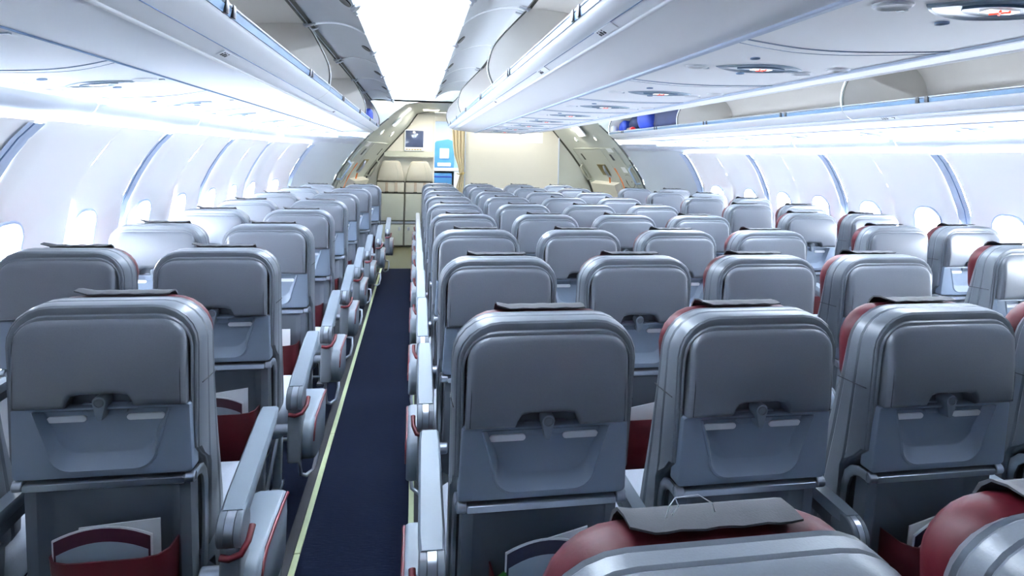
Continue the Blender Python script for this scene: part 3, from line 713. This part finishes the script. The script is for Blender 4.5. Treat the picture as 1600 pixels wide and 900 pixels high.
blob('blue_sack', XC-1.76, 7.92, 2.02, .09, .15, .12, blue_m, 'bright blue sack at the far end of the left bin', 'bag', G, 7)

# ---------------------------------------------------------------- passenger service panels under the bins
def lens_outline(hx, hy, n=14, p=1.0):
    P = []
    for k in range(n): a = k/n; P.append((-hx+2*hx*a, -hy*(1-(2*a-1)**2)**p))
    for k in range(n): a = k/n; P.append((hx-2*hx*a, hy*(1-(2*a-1)**2)**p))
    return P
def slope_z(sx, w):
    if sx == 0: return 1.869
    return 1.805-(w-1.977)*(1.805-1.7525)/(2.41-1.977)
def service_panel(sx, y, label, group, xw=None):
    """sx 0 centre; -1 left; +1 right. Built from a flat panel with lens unit, lit sign, reading lights and nozzles"""
    if sx == 0: x0, x1 = -.312, .312; ox, oz = XC, 1.869; dz = 0
    else:
        wa, wb = 1.980, 2.378
        x0, x1 = sorted((sx*(wa-2.2), sx*(wb-2.2))); ox, oz = XC+sx*2.2, slope_z(sx, 2.2); dz = -(1.805-1.7525)/(2.41-1.977)*sx
    t = thing('service_panel', label, 'service panel', (ox, y, oz), group)
    P = lambda x, yy, h=0.: (x, yy, dz*x-h)
    h = PT/2-.002
    m = M(); nx = 8
    ycur = lambda x: .07*sin((x-x0)/(x1-x0)*PI*1.15-.3)
    yl = sorted([-h, -h*.5, 0, h*.5, h])
    m.loft([[P(lerp(x0, x1, i/nx), yy+ycur(lerp(x0, x1, i/nx)), .0) for i in range(nx+1)] for yy in yl], closed=False)
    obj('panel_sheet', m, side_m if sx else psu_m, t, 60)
    m = M(); m.tube([P(lerp(x0, x1, i/16), -h+ycur(lerp(x0, x1, i/16)), .0005) for i in range(17)], .0022, 5); m.tube([P(lerp(x0, x1, i/16), -h+.045+ycur(lerp(x0, x1, i/16))*1.15, .0) for i in range(17)], .0014, 5); obj('panel_seam', m, seam_m, t, 60, label='blue curved joint line')
    k = 1 if sx == 0 else .72
    cx_ = 0 if sx == 0 else sx*.0
    lo = lens_outline(.155*k, .075*k); m = M(); m.loft([[P(cx_+a, b, -.004) for a, b in lo], [P(cx_+a, b, .004) for a, b in lo], [P(cx_+a*.93, b*.9, .007) for a, b in lo], [P(cx_+a*.86, b*.8, .003) for a, b in lo]], cap1=True)
    lens = obj('lens_unit', m, lens_m, t, 35, label='grey pointed oval service unit')
    li = lens_outline(.085*k, .036*k, p=.7); m = M(); m.loft([[P(cx_+a, b-.01, .003) for a, b in li], [P(cx_+a, b-.01, .0085) for a, b in li], [P(cx_+a*.9, b*.85-.01, .0065) for a, b in li]], cap1=True); obj('sign_window', m, rail_m, lens, 35)
    m = M(); m.loft([[P(cx_-.034*k, -.02, .007), P(cx_+.034*k, -.02, .007), P(cx_+.034*k, .002, .007), P(cx_-.034*k, .002, .007)], [P(cx_-.034*k, -.02, .0095), P(cx_+.034*k, -.02, .0095), P(cx_+.034*k, .002, .0095), P(cx_-.034*k, .002, .0095)]], cap0=True, cap1=True)
    sg = obj('no_smoking_sign', m, sign_lit, lens, smooth=False, label='lit white no smoking sign')
    if sx == 0:
        m = M()
        for q in (-1, 1): m.tube([P(cx_-.012, -.009-q*.012, .010), P(cx_+.012, -.009+q*.012, .010)], .0028, 5)
        obj('red_cross', m, sign_red, lens, label='red cross over the sign')
    for dx, dy in ((-.21*k, .02), (.19*k, .06), (.25*k, -.05)) if sx == 0 else ((-.15, .03), (.15, -.02)):
        m = M(); R = .028
        rg = lambda q, hh: [P(dx+q*R*cos(2*PI*i/16)*1.2, dy+q*R*sin(2*PI*i/16), hh) for i in range(16)]
        m.loft([rg(1.15, -.002), rg(1.15, .003), rg(1, .006), rg(.8, .002)], cap1=True); rl = obj('reading_light', m, white, t, 40)
        m = M(); m.loft([[P(dx+R*1.3+.0, dy+.02, .0), P(dx+R*1.3+.016, dy+.02, 0), P(dx+R*1.3+.016, dy+.032, 0), P(dx+R*1.3, dy+.032, 0)], [P(dx+R*1.3, dy+.02, .004), P(dx+R*1.3+.016, dy+.02, .004), P(dx+R*1.3+.016, dy+.032, .004), P(dx+R*1.3, dy+.032, .004)]], cap0=True, cap1=True); obj('light_button', m, lens_m, rl, smooth=False)
    for dx, dy in ((.0, .12), (-.12*k, -.17)):
        m = M(); rg = lambda q, hh: [P(dx+.014*q*cos(2*PI*i/12), dy+.014*q*sin(2*PI*i/12), hh) for i in range(12)]
        m.loft([rg(1, -.002), rg(1, .004), rg(.6, .001)], cap1=True); obj('air_nozzle', m, seam_m, t, 40)
    return t
for k in range(9):
    y = 1.00+k*PT
    service_panel(0, y, f'white service panel with grey oval unit above the centre seats, {ORD[k]} from the camera', 'service panels above the centre seats')
for k in range(8):
    y = 1.45+k*PT
    service_panel(-1, y, f'white service panel with grey oval unit above the left window seats, {ORD[k]} from the camera', 'service panels above the left seats')
    if k: service_panel(1, y, f'white service panel above the right window seats, {ORD[k-1]} from the camera', 'service panels above the right seats')
m = M()
for y0, y1 in ((Y0, 1.00-PT/2), (1.0+PT*8.5, 8.15)): m.box(XC-.312, XC+.312, y0, y1, 1.869, 1.872)
struct('ceiling_strip', m, psu_m, label='plain white filler panel between the centre bins', smooth=False)
for sx in (-1, 1):
    m = M()
    for y0, y1 in ((Y0, (1.45 if sx < 0 else 1.45+PT)-PT/2+.0), (1.45+PT*7.5, 8.15)):
        m.loft([[(XC+sx*w, y, slope_z(sx, w)+.001) for w in (1.978, 2.2, 2.38)] for y in (y0, y1)], closed=False)
    m.loft([[(XC+sx*w, y, slope_z(sx, w)+.012) for w in (1.975, 2.2, 2.44)] for y in (Y0, 8.15)], closed=False)
    struct(f'trim_{60 if sx<0 else 61}', m, side_m, label=f'plain filler panel under the {"left" if sx<0 else "right"} bins', smooth=False)
for nm, w, z in (('trim_62', .314, 1.868),): 
    for i, sx in enumerate((-1, 1)): struct(f'trim_{62+i}', M().rbox(XC+sx*w-.010, XC+sx*w+.010, Y0, 8.15, 1.862, 1.874, .002, 1), joint_m, label=f'blue-grey seam between the centre bins and service panels, {"left" if sx<0 else "right"}')
struct('trim_64', M().tube([(XC-1.978, Y0, 1.8035), (XC-1.978, 8.15, 1.8035)], .0035, 6), seam_m, label='blue seam between left bins and service panels')
struct('trim_65', M().tube([(XC+1.978, Y0, 1.8035), (XC+1.978, 8.15, 1.8035)], .0035, 6), seam_m, label='seam between right bins and service panels')

# row markers on the bin lips
def marker(sx, D, y, label, num=None, group='row markers on the bin lips'):
    (wa, za), (wb, zb) = D['lip'][4], D['lip'][5]
    wc, zc = lerp(wa, wb, .5), lerp(za, zb, .5); tx, tz = sx*(wb-wa), zb-za; l = math.hypot(tx, tz); tx /= l; tz /= l
    n = Vector((tz, 0, -tx));  n = n if n.z < 0 else -n
    t = thing('row_marker', label, 'row marker', (XC+sx*wc, y, zc), group)
    # local frame: right = along y (towards the viewer reading), up = towards the lip
    up = Vector((-tx, 0, -tz)); right = up.cross(n)
    t.matrix_world = Matrix(((right.x, up.x, n.x, XC+sx*wc+n.x*.004), (right.y, up.y, n.y, y), (right.z, up.z, n.z, zc+n.z*.004), (0, 0, 0, 1)))
    obj('marker_plate', M().rbox(-.07, .07, -.014, .014, -.002, .0, .001, 1), white, t)
    m = M()
    for i, x in enumerate((-.052, -.034, -.016)): m.rbox(x-.006, x+.006, -.008, .002+.004*(i % 2), 0, .0008, .0003, 1); m.rbox(x-.003, x+.003, .005+.003*(i % 2), .010, 0, .0008, .0003, 1)
    obj('seat_icons', m, ink, t)
    if num: obj('row_number', M().loft([[(.025, .009, h_), (.046, .009, h_), (.046, .005, h_), (.036, -.010, h_), (.031, -.010, h_), (.040, .005, h_), (.025, .005, h_)] for h_ in (0, .001)], cap0=True, cap1=True), ink, t, smooth=False)
    return t
marker(1, SIDE, 3.15, 'small row marker with dark icons and number on the right bin lip', '7')
for y, w_ in ((1.55, 'nearest'), (2.35, 'second'), (3.75, 'third')): marker(-1, CENT, y, f'small dark-iconed row marker on the centre bin lip, {w_} from the camera')
for y, w_ in ((1.9, 'nearest'), (4.3, 'farther')): marker(-1, SIDE, y, f'small row marker on the left bin lip, {w_} one')

# ---------------------------------------------------------------- ceiling
cp = [(-.70, 2.40), (-.5, 2.415), (-.38, 2.425), (-.26, 2.437), (-.14, 2.452), (-.02, 2.465), (.1, 2.478), (.22, 2.492), (.36, 2.51), (.5, 2.525), (.7, 2.53)]
m = M(); m.ext(arc_pts(cp, 3), 0, 0, closed=False, ys=[Y0, 2.0, 4.0, 6.2, 8.25]); struct('ceiling', m, ceil_m, 60, label='arched white ceiling above the left aisle')
m = M(); m.ext(arc_pts([(2*XC-x, z) for x, z in cp], 3), 0, 0, closed=False, ys=[Y0, 4, 8.25]); struct('ceiling_right', m, ceil_m, 60, label='arched white ceiling above the right aisle')
m = M()
for y in (.6, 3.2, 5.9, 6.75): m.tube([(x, y, z-.001) for x, z in arc_pts(cp, 3)], .004, 5)
struct('trim_70', m, psu_m, label='faint ceiling panel joints above the left aisle')
m = M().rbox(.02, .05, 4.9, 4.906, 2.466, 2.476, .001, 1); m.rbox(.06, .09, 4.9, 4.906, 2.468, 2.479, .001, 1); tag(obj('ceiling_slot', m, ink), 'two small dark slots in the white ceiling', 'vent')
m = M(); m.loft([[(x, y, z) for x, z in ((-1.6, 1.8), (-1.4, 2.36), (.7, 2.6), (XC, 2.6), (2*XC-.7, 2.6), (3.64, 2.36), (3.84, 1.8))] for y in (Y0, 8.15)], closed=False); struct('ceiling_hull', m, fuse, label='grey upper hull panels above the overhead bins', smooth=False)
# unseen wall added behind the camera to keep sky light out
m = M().box(-2.2, 4.4, Y0-.04, Y0, 0, 2.7); struct('wall_front', m, fuse, label='added grey wall blocking outside light at the near end', smooth=False)

# ---------------------------------------------------------------- rear door zone
zs = [0, .15, .4, .8, .96, 1.12, 1.28, 1.385, 1.5, 1.6, 1.7, 1.79, 1.9, 2.03, 2.13, 2.23, 2.27]
NAMES = {-1: 'left', 1: 'right'}
for s in (-1, 1):
    m = M(); m.loft([[wp(s, z, y) for z in zs] for y in [YD+.1*i for i in range(0, 20)]], closed=False)
    struct(f'wall_{NAMES[s]}_rear', m, sage, 60, label=f'sage green {NAMES[s]} wall tapering in around the rear door')
    m = M(); m.loft([[wp(s, z, YD-.012, .01), wp(s, z, YD-.006, .03), wp(s, z, YD+.006, .03), wp(s, z, YD+.012, .01)] for z in zs[:14]], closed=False); struct(f'trim_{72 if s<0 else 73}', m, dark_gap, label=f'dark seal at the front edge of the {NAMES[s]} rear door area')
    m = M(); m.loft([[wp(s, z, YW-.05, .0), wp(s, z, YW-.03, .02), wp(s, z, YW-.01, .02)] for z in zs], closed=False); struct(f'trim_{74 if s<0 else 75}', m, dark_gap, label=f'dark seal along the {NAMES[s]} edge of the rear wall')
m = M(); m.box(-.6, 2.8, 8.22, YW, 2.268, 2.29); struct('ceiling_rear', m, sage, label='pale green ceiling over the rear door area', smooth=False)
def on_wall(s, z, y, h=0.):
    a = Vector(wp(s, z, y)); ty = (Vector(wp(s, z, y+.02))-Vector(wp(s, z, y-.02))).normalized(); tz = (Vector(wp(s, z+.02, y))-Vector(wp(s, z-.02, y))).normalized()
    n = ty.cross(tz); n = n if n.x*s < 0 else -n
    return a+n.normalized()*h
def patch(m, s, z0, z1, y0, y1, h0, h1, n=6):
    L = [[on_wall(s, lerp(z0, z1, j/n), y, h1) for j in range(n+1)] for y in (y0, (y0+y1)/2, y1)]
    B = [[on_wall(s, lerp(z0, z1, j/n), y, h0) for j in range(n+1)] for y in (y0, (y0+y1)/2, y1)]
    m.loft(L, closed=False)
    ring = lambda Q: [Q[0][j] for j in range(n+1)]+[Q[1][n]]+[Q[2][j] for j in range(n, -1, -1)]+[Q[1][0]]
    m.loft([ring(B), ring(L)])
    return m
for s in (-1, 1):
    nm = NAMES[s]
    d = thing('exit_door', f'sage green {nm} rear exit door with recessed handle and orange strap', 'door', tuple(on_wall(s, 1.0, 9.1)), 'rear exit doors')
    o3 = d.location.copy()
    def dput(name, m, material, label=None, ang=40, parent=None):
        m.v = [tuple(Vector(v)-o3) for v in m.v]; return obj(name, m, material, parent or d, ang, True, label)
    dl = dput('door_leaf', patch(M(), s, .05, 1.72, 8.42, 9.82, .001, .014, 10), sage)
    mm = M()
    for yy in (8.42, 9.82, 8.85): mm.tube([on_wall(s, z, yy, .014) for z in (.1, .4, .8, 1.1, 1.3, 1.5, 1.72)], .004, 5)
    mm.tube([on_wall(s, 1.72, y, .014) for y in (8.42, 9.1, 9.82)], .005, 5)
    dput('door_joint', mm, jump_p)
    rec = dput('handle_recess', patch(M(), s, 1.30, 1.47, 9.06, 9.34, .014, .022), olive_m, 'olive brown handle recess')
    mm = M(); mm.tube([on_wall(s, 1.46, 9.10, .03), on_wall(s, 1.40, 9.09, .055), on_wall(s, 1.31, 9.09, .055), on_wall(s, 1.29, 9.10, .03)], .02, 8); dput('door_handle', mm, silver, 'grey door handle', parent=rec)
    mm = M(); patch(mm, s, .95, 1.42, 8.80, 8.83, .014, .022); dput('orange_stripe', mm, orange_m, 'orange stripe on the door')
    mm = M(); mm.tube([on_wall(s, 1.30, 9.1, .04), on_wall(s, 1.2, 9.16, .05), on_wall(s, 1.05, 9.2, .05), on_wall(s, .9, 9.2, .05)], .012, 6); dput('door_strap', mm, orange_m, 'orange strap hanging from the handle')
    ring = [on_wall(s, 1.23+.10*sin(2*PI*i/20), 8.55+.12*cos(2*PI*i/20), .02) for i in range(20)]; ring2 = [on_wall(s, 1.23+.08*sin(2*PI*i/20), 8.55+.10*cos(2*PI*i/20), .012) for i in range(20)]
    mm = M(); mm.loft([[on_wall(s, 1.23+.11*sin(2*PI*i/20), 8.55+.13*cos(2*PI*i/20), .014) for i in range(20)], ring, ring2], cap1=True)
    dput('door_porthole', mm, mat('porthole_brown_'+nm, (.06, .035, .02), .3, noise=.3, scale=30), 'dark brown round porthole')
    mm = M(); patch(mm, s, .55, 1.19, 8.9, 9.75, .014, .12); dput('slide_housing', mm, cream, 'cream slide cover on the lower door')
    for z0, z1, y0, y1, lb, mt in ((1.54, 1.63, 8.64, 8.70, 'small dark sign plate', ink), (1.54, 1.64, 9.62, 9.67, 'small dark vent slot', dark_gap), (1.36, 1.44, 8.48, 8.60, 'small grey placard', placard_m), (1.66, 1.72, 8.50, 8.66, 'white lit exit placard', paper)):
        dput('door_placard', patch(M(), s, z0, z1, y0, y1, .014, .019), mt, lb)
    # grab handles either side of the door
    for yy, lb in ((8.30, 'nearer'), (9.92, 'farther')):
        t = thing('grab_handle', f'grey assist handle at the {lb} side of the {nm} rear door', 'handle', tuple(on_wall(s, 1.3, yy)), 'assist handles by the rear doors')
        b0 = t.location.copy(); mm = M(); mm.tube([on_wall(s, 1.45, yy, .01)-b0, on_wall(s, 1.44, yy, .06)-b0, on_wall(s, 1.36, yy, .07)-b0, on_wall(s, 1.22, yy, .07)-b0, on_wall(s, 1.20, yy, .01)-b0], .016, 8)
        obj('handle_bar', mm, jump_p if lb == 'farther' else lens_m, t, 60)
        mm = M(); patch(mm, s, 1.17, 1.48, yy-.03, yy+.03, .001, .008); mm.v = [tuple(Vector(v)-b0) for v in mm.v]; obj('handle_plate', mm, jump_p, t)
    # downlights in the slanted upper wall
    for yy, lb in ((8.75, 'nearer'), (9.45, 'farther')):
        t = thing('spot_light', f'small round spot lamp above the {nm} rear door, {lb} one', 'lamp', tuple(on_wall(s, 1.86, yy)), 'spot lamps above the rear doors'); b0 = t.location.copy()
        rg = lambda R, h: [on_wall(s, 1.86+R*sin(2*PI*i/14), yy+R*cos(2*PI*i/14), h)-b0 for i in range(14)]
        obj('ring', M().loft([rg(.04, .001), rg(.038, .012), rg(.026, .012), rg(.026, .004)], cap1=False), silver, t, 40); obj('bulb', M().loft([rg(.026, .005), rg(.02, .012)], cap1=True), lamp_warm, t, 40)
# ceiling lamps of the rear area
for x0, x1, y0, y1, lb, mt in ((.12, .36, 9.35, 9.55, 'oblong warm ceiling lamp above the rear passage', lamp_warm), (2.35, 2.72, 8.9, 9.2, 'square white ceiling lamp by the right rear door', lamp_m), (-.50, -.36, 8.7, 8.95, 'small white ceiling lamp behind the left bins', lamp_m)):
    t = thing('ceiling_lamp', lb, 'lamp', ((x0+x1)/2, (y0+y1)/2, 2.268), 'rear ceiling lamps'); a, b = (x1-x0)/2, (y1-y0)/2
    if 'left bins' in lb: t.location = on_wall(-1, 2.03, 8.9, .01); t.rotation_euler = (0, -.8, 0)
    if 'square' in lb: t.location = on_wall(1, 2.06, 9.0, .02); t.rotation_euler = (0, .85, 0)
    obj('lamp_frame', M().rbox(-a-.015, a+.015, -b-.015, b+.015, -.012, .01, .006), white, t); obj('diffuser', M().rbox(-a, a, -b, b, -.022, -.008, .006), mt, t)

# frame closing the cabin section between the bins and the rear door area
for s in (-1, 1):
    m = M(); zz = [1.5, 1.6, 1.7, 1.79, 1.9, 2.03, 2.13, 2.23, 2.27]
    m.loft([[(XC+s*(wall_w(z, YD)-.004), YD+.02, z), (XC+s*2.75, YD+.02, z)] for z in zz], closed=False)
    m.box(*sorted((XC+s*.0, XC+s*2.75)), YD+.02, YD+.03, 2.268, 2.62)
    struct(f'wall_{NAMES[s]}_frame', m, sage, label=f'sage frame between the {NAMES[s]} bins and the rear door area', smooth=False)
# rear walls
def rear_poly(x0, x1, xs_side, y, zt):
    """wall polygon in plane y whose side edge follows the hull"""
    P = [(x0, 0), (x1, 0)]
    return P
m = M(); hull = [(XC-wall_w(z, YW), z) for z in zs]
P = [(.318, 0.), (.318, 2.27)]+[p for p in reversed(hull)]
m.loft([[(x, y, z) for x, z in P] for y in (YW, YW+.05)], cap0=True, cap1=True); struct('wall_rear_left', m, cream, label='cream rear wall behind the attendant seats', smooth=False)
m = M(); m.rbox(.845, 2.47, YW-.03, YW+.03, 0, 2.27, .004, 1); struct('wall_rear_center', m, cream, label='large plain cream partition behind the centre seats')
m = M(); P = [(2.47, 0.), (2.47, 2.27)]+[(XC+wall_w(z, YW), z) for z in reversed(zs)]
m.loft([[(x, y, z) for x, z in P] for y in (YW, YW+.05)], cap0=True, cap1=True); struct('wall_rear_right', m, sage, label='sage green rear wall panel by the right door', smooth=False)
struct('trim_80', M().rbox(2.462, 2.478, YW-.045, YW-.02, 0, 2.27, .003, 1), joint_m, label='metal edge strip of the cream partition')
struct('trim_81', M().rbox(.305, .33, YW-.02, YW+.06, 0, 2.2, .004, 1), cream, label='cream left door frame of the rear passage')
struct('trim_82', M().rbox(.825, .85, YW-.05, YW+.06, 0, 2.2, .004, 1), joint_m, label='grey right door frame of the rear passage')
struct('trim_83', M().rbox(.318, .845, YW, YW+.05, 2.12, 2.27, .004, 1), cream, label='cream header above the rear passage')
struct('trim_84', M().rbox(.845, 2.47, YW-.06, YW-.03, .96, 1.0, .004, 1), white, label='pale ledge low on the cream partition')
t = thing('notice_sheet', 'pale notice sheet on the cream partition', 'notice', (1.98, YW-.032, 1.9)); obj('sheet', M().rbox(-.2, .2, -.003, 0, -.11, .11, .001, 1), paper, t)
# shelf band above the attendant seats
m = M(); m.loft([[(-.50, y, z) for y, z in ((YW, 1.50), (YW, 1.60), (YW-.02, 1.59), (YW-.10, 1.52), (YW-.10, 1.50))], [(.30, y, z) for y, z in ((YW, 1.50), (YW, 1.60), (YW-.02, 1.59), (YW-.10, 1.52), (YW-.10, 1.50))]], cap0=True, cap1=True)
tag(obj('wall_ledge', m, jump_p, None, 30), 'sage ledge across the wall above the attendant seats', 'ledge')
# monitor
t = thing('monitor', 'dark blue wall monitor with silver lower bezel above the attendant seats', 'monitor', (-.01, YW, 1.80))
obj('monitor_frame', M().rbox(-.165, .165, -.035, 0, -.19, .165, .008), white, t); obj('screen', M().rbox(-.148, .148, -.040, -.03, -.13, .15, .004), screen_m, t)
m = M()
for k in range(6): m.rbox(-.14+k*.045, -.105+k*.045, -.040, -.033, -.175, -.158, .002, 1)
obj('button_row', m, brass_m, t)
t = thing('wall_placard', 'small grey placard on the wall above the monitor', 'placard', (-.11, YW, 2.08)); obj('plate', M().rbox(-.05, .05, -.006, 0, -.03, .03, .002), placard_m, t); obj('dark_line', M().rbox(-.048, .048, -.008, -.005, .005, .026, .001), lens_m, t)
# attendant seats
def jump_seat(x, label):
    t = thing('attendant_seat', label, 'attendant seat', (x, YW, 0), 'folding attendant seats')
    m = M(); P = [(-.225, 1.10), (.225, 1.10), (.222, 1.16), (.19, 1.30), (.145, 1.415), (.11, 1.44), (-.11, 1.44), (-.145, 1.415), (-.19, 1.30), (-.222, 1.16)]
    cz = 1.26
    m.loft([[(px*k, y, cz+(z-cz)*k) for px, z in P] for y, k in ((-.02, .97), (-.05, 1.0), (-.10, .99), (-.125, .95), (-.135, .85))], cap0=True, cap1=True); hd = obj('headrest', m, jump_m, t, 60)
    mm = M(); mm.tube([(0.12, -.136, 1.12), (.11, -.138, 1.28), (.07, -.134, 1.41)], .003, 5); obj('seam', mm, jump_p, hd)
    obj('seat_frame', M().rbox(-.228, .228, -.05, 0, .02, 1.10, .008), dark_gap, t, label='dark frame line around the seat')
    b = obj('back_cushion', M().rbox(-.222, .222, -.11, -.03, .915, 1.085, .015), jump_m, t)
    for sx in (-.06, .09): 
        h = obj('harness_strap', M().rbox(sx-.022, sx+.022, -.118, -.105, .92, 1.085, .003), belt_beige, t, label='beige harness strap'); obj('buckle', M().rbox(sx-.03, sx+.03, -.125, -.11, .905, .93, .004), dark_gap, h)
    obj('folded_seat_pan', M().rbox(-.222, .222, -.12, -.03, .45, .895, .012), jump_p, t)
    obj('seat_hinge', M().rbox(-.222, .222, -.10, -.03, .40, .435, .006), silver, t)
    d = obj('stowage_door', M().rbox(-.222, .222, -.10, -.03, .04, .385, .008), jump_p, t)
    sgn = 1 if x < -.2 else -1
    obj('door_latch', M().rbox(sgn*.16-.02, sgn*.16+.02, -.11, -.098, .29, .345, .004), silver, d, label='silver square latch')
    return t
jump_seat(-.383, 'beige folding attendant seat with harness, the one by the left door')
jump_seat(.083, 'beige folding attendant seat with harness, the one by the passage')
# curtain
m = M(); L = []
for k in range(13):
    z = lerp(.05, 2.05, k/12); g = 1-.55*math.exp(-((z-1.24)/.22)**2); lo = lerp(.60, .66, min(1, max(0, (2.05-z)/.8))); row = []
    for i in range(25):
        q = i/24; x = .825-(.825-lo)*q*g*(1.0 if z > .6 else 1.0); row.append((x, YW-.10+.022*sin(q*8*PI)*g, z))
    L.append(row)
m.loft(L, closed=False); m.loft([[(x, y+.004, z) for x, y, z in row] for row in L], closed=False)
t = thing('curtain', 'beige pleated curtain tied back beside the rear passage', 'curtain', (0, 0, 0)); obj('curtain_cloth', m, curtain_m, t, 80)
m = M(); m.tube([(.70, YW-.13, 1.25), (.74, YW-.14, 1.235), (.82, YW-.13, 1.25), (.84, YW-.05, 1.26)], .008, 8); m.cyl((.80, YW-.16, 1.25), (.80, YW-.12, 1.25), .022, 14, ch=.005); obj('tieback', m, brass_m, t, label='brass curtain tieback')
# galley seen through the passage
m = M(); m.box(-.2, 1.6, 12.4, 12.44, 0, 2.4); struct('wall_galley', m, white, label='white galley back wall', smooth=False)
m = M(); m.box(-.24, -.2, YW+.06, 12.4, 0, 2.4); m.box(1.6, 1.64, YW+.06, 12.4, 0, 2.4); struct('wall_galley_side', m, white, label='white galley side walls', smooth=False)
m = M(); m.box(-.24, 1.64, YW+.05, 12.44, 2.28, 2.32); struct('ceiling_galley', m, white, label='galley ceiling', smooth=False)
t = thing('galley_cabinet', 'white galley counter unit with open blue niche below', 'cabinet', (.75, 12.0, 0))
obj('counter', M().rbox(-.55, .5, -.35, .38, 1.24, 1.30, .006), white, t); obj('cabinet_side', M().rbox(.02, .5, -.33, .38, 0, 1.24, .006), white, t); obj('cabinet_side', M().rbox(-.55, -.40, -.33, .38, 0, 1.24, .006), white, t); obj('cabinet_back', M().rbox(-.40, .02, .2, .38, 0, 1.24, .004), white, t)
t = thing('galley_oven', 'light blue boxy galley appliance with white window on the counter', 'oven', (.62, 11.9, 1.30))
P = [(-.28, 0), (.14, 0), (.14, .52), (.02, .56), (-.20, .52), (-.28, .44)]
m = M(); m.loft([[(x, y, z) for x, z in P] for y in (-.2, .25)], cap0=True, cap1=True); obj('oven_body', m, ltblue_m, t, 30)
obj('oven_window', M().rbox(-.14, .04, -.215, -.195, .18, .38, .01), paper, t); obj('oven_tray', M().rbox(-.18, .08, -.24, -.2, .03, .10, .01), placard_m, t)
t = thing('control_panel', 'pale blue panel with rows of small dark knobs beside the appliance', 'panel', (.86, 11.85, 1.30))
obj('panel_board', M().rbox(-.10, .14, -.12, .1, .0, .50, .008), mat('pale_blue', (.33, .53, .76), .4, noise=.05), t)
m = M(); rnd = random.Random(3)
for i in range(4):
    for j in range(5): m.cyl((-.07+i*.05, -.13, .08+j*.06), (-.07+i*.05, -.118, .08+j*.06), .008, 8)
obj('knobs', m, lens_m, t); obj('display', M().rbox(-.06, .10, -.126, -.115, .39, .46, .004), ltblue_m, t)
t = thing('meal_box', 'blue plastic box in the upper niche of the galley cabinet', 'box', (.55, 11.85, .98), 'blue boxes in the galley'); obj('box_body', M().rbox(-.18, .18, -.15, .15, 0, .22, .02), ltblue_m, t); obj('box_lid', M().rbox(-.185, .185, -.155, .155, .13, .16, .01), blue_m, t)
t = thing('meal_box', 'darker blue box with red and white labels under the other box', 'box', (.55, 11.85, .76), 'blue boxes in the galley'); obj('box_body', M().rbox(-.18, .18, -.16, .15, 0, .2, .02), blue_m, t); obj('red_label', M().rbox(-.11, .02, -.168, -.158, .05, .12, .003), scarlet_m, t); obj('white_label', M().rbox(.05, .12, -.168, -.158, .04, .13, .003), paper, t)
t = thing('niche_shelf', 'white shelf inside the galley niche', 'shelf', (.55, 11.85, .735)); obj('board', M().rbox(-.19, .21, -.2, .2, 0, .02, .004), white, t)

# ---------------------------------------------------------------- light
W = bpy.data.worlds.new('world'); S.world = W; W.use_nodes = True
bg = W.node_tree.nodes['Background']; bg.inputs['Color'].default_value = (.80, .88, 1, 1); bg.inputs['Strength'].default_value = 48.0
def area(name, loc, rot, sx, sy, power, col=(1, 1, 1)):
    l = bpy.data.lights.new(name, 'AREA'); l.shape = 'RECTANGLE'; l.size = sx; l.size_y = sy; l.energy = power; l.color = col
    o = bpy.data.objects.new(name, l); C.objects.link(o); o.location = loc; o.rotation_euler = rot; o['category'] = 'light'; o['label'] = name.replace('_', ' '); return o
LEN = 8.25-Y0; YM = (8.25+Y0)/2
COOL = (.92, .96, 1)
def beam(name, x, z, dx, dz, w, power, col=COOL, y0=Y0+.05, y1=8.2):
    return area(name, (x, (y0+y1)/2, z), (0, math.atan2(-dx, -dz), 0), w, y1-y0, power, col)
# cove tubes above the open bin doors, washing the arched ceilings
CB = (.78, .88, 1)
beam('cove_light_left_aisle_outer', -.37, 2.32, -.08, 1, .08, 95, CB, .8)
beam('cove_light_left_aisle_inner', .30, 2.415, -.45, .89, .06, 95, CB, .8)
beam('cove_light_right_aisle_outer', 2*XC+.37, 2.32, .08, 1, .08, 95, CB, .8)
beam('cove_light_right_aisle_inner', 2*XC-.30, 2.415, .45, .89, .06, 95, CB, .8)
# added fill lights without fixtures, brightening the sidewalls from under the bins
beam('added_sidewall_fill_left', XC-2.28, 1.752, -.55, -.83, .05, .8, CB, .3, 8.05)
beam('added_sidewall_fill_right', XC+2.28, 1.752, .55, -.83, .05, .8, CB, .3, 8.05)
for s_, yc in WINS:
    p = wp(s_, ZW, yc, -.06); o = area('window_daylight', p, (0, PI/2*s_, 0), .33, .24, 1); o.data.cycles.is_portal = True
WARM = (1, .95, .84)
area('rear_lamp_passage', (.24, 9.45, 2.24), (0, 0, 0), .24, .2, 4.5, WARM)
area('rear_lamp_partition', (1.5, 9.75, 2.24), (math.radians(18), 0, 0), 1.0, .1, 3, WARM)
area('rear_lamp_right_door', (2.3, 9.05, 2.2), (0, math.radians(-30), 0), .3, .3, 7, WARM)
area('rear_lamp_left_door', (-.1, 8.9, 2.24), (0, math.radians(20), 0), .2, .3, 6, WARM)
area('galley_lamp', (.6, 11.3, 2.26), (0, 0, 0), .8, .6, 6, (.88, .95, 1))

vs = S.view_settings
S.display_settings.display_device = 'sRGB'; vs.view_transform = 'Standard'; vs.look = 'None'; vs.exposure = 1.95; vs.gamma = 1; vs.use_curve_mapping = False
S.cycles.max_bounces = 8; S.cycles.diffuse_bounces = 6; S.cycles.glossy_bounces = 3; S.cycles.transparent_max_bounces = 8
S.cycles.caustics_reflective = False; S.cycles.caustics_refractive = False
S.cycles.sample_clamp_indirect = 6
S.cycles.use_denoising = True
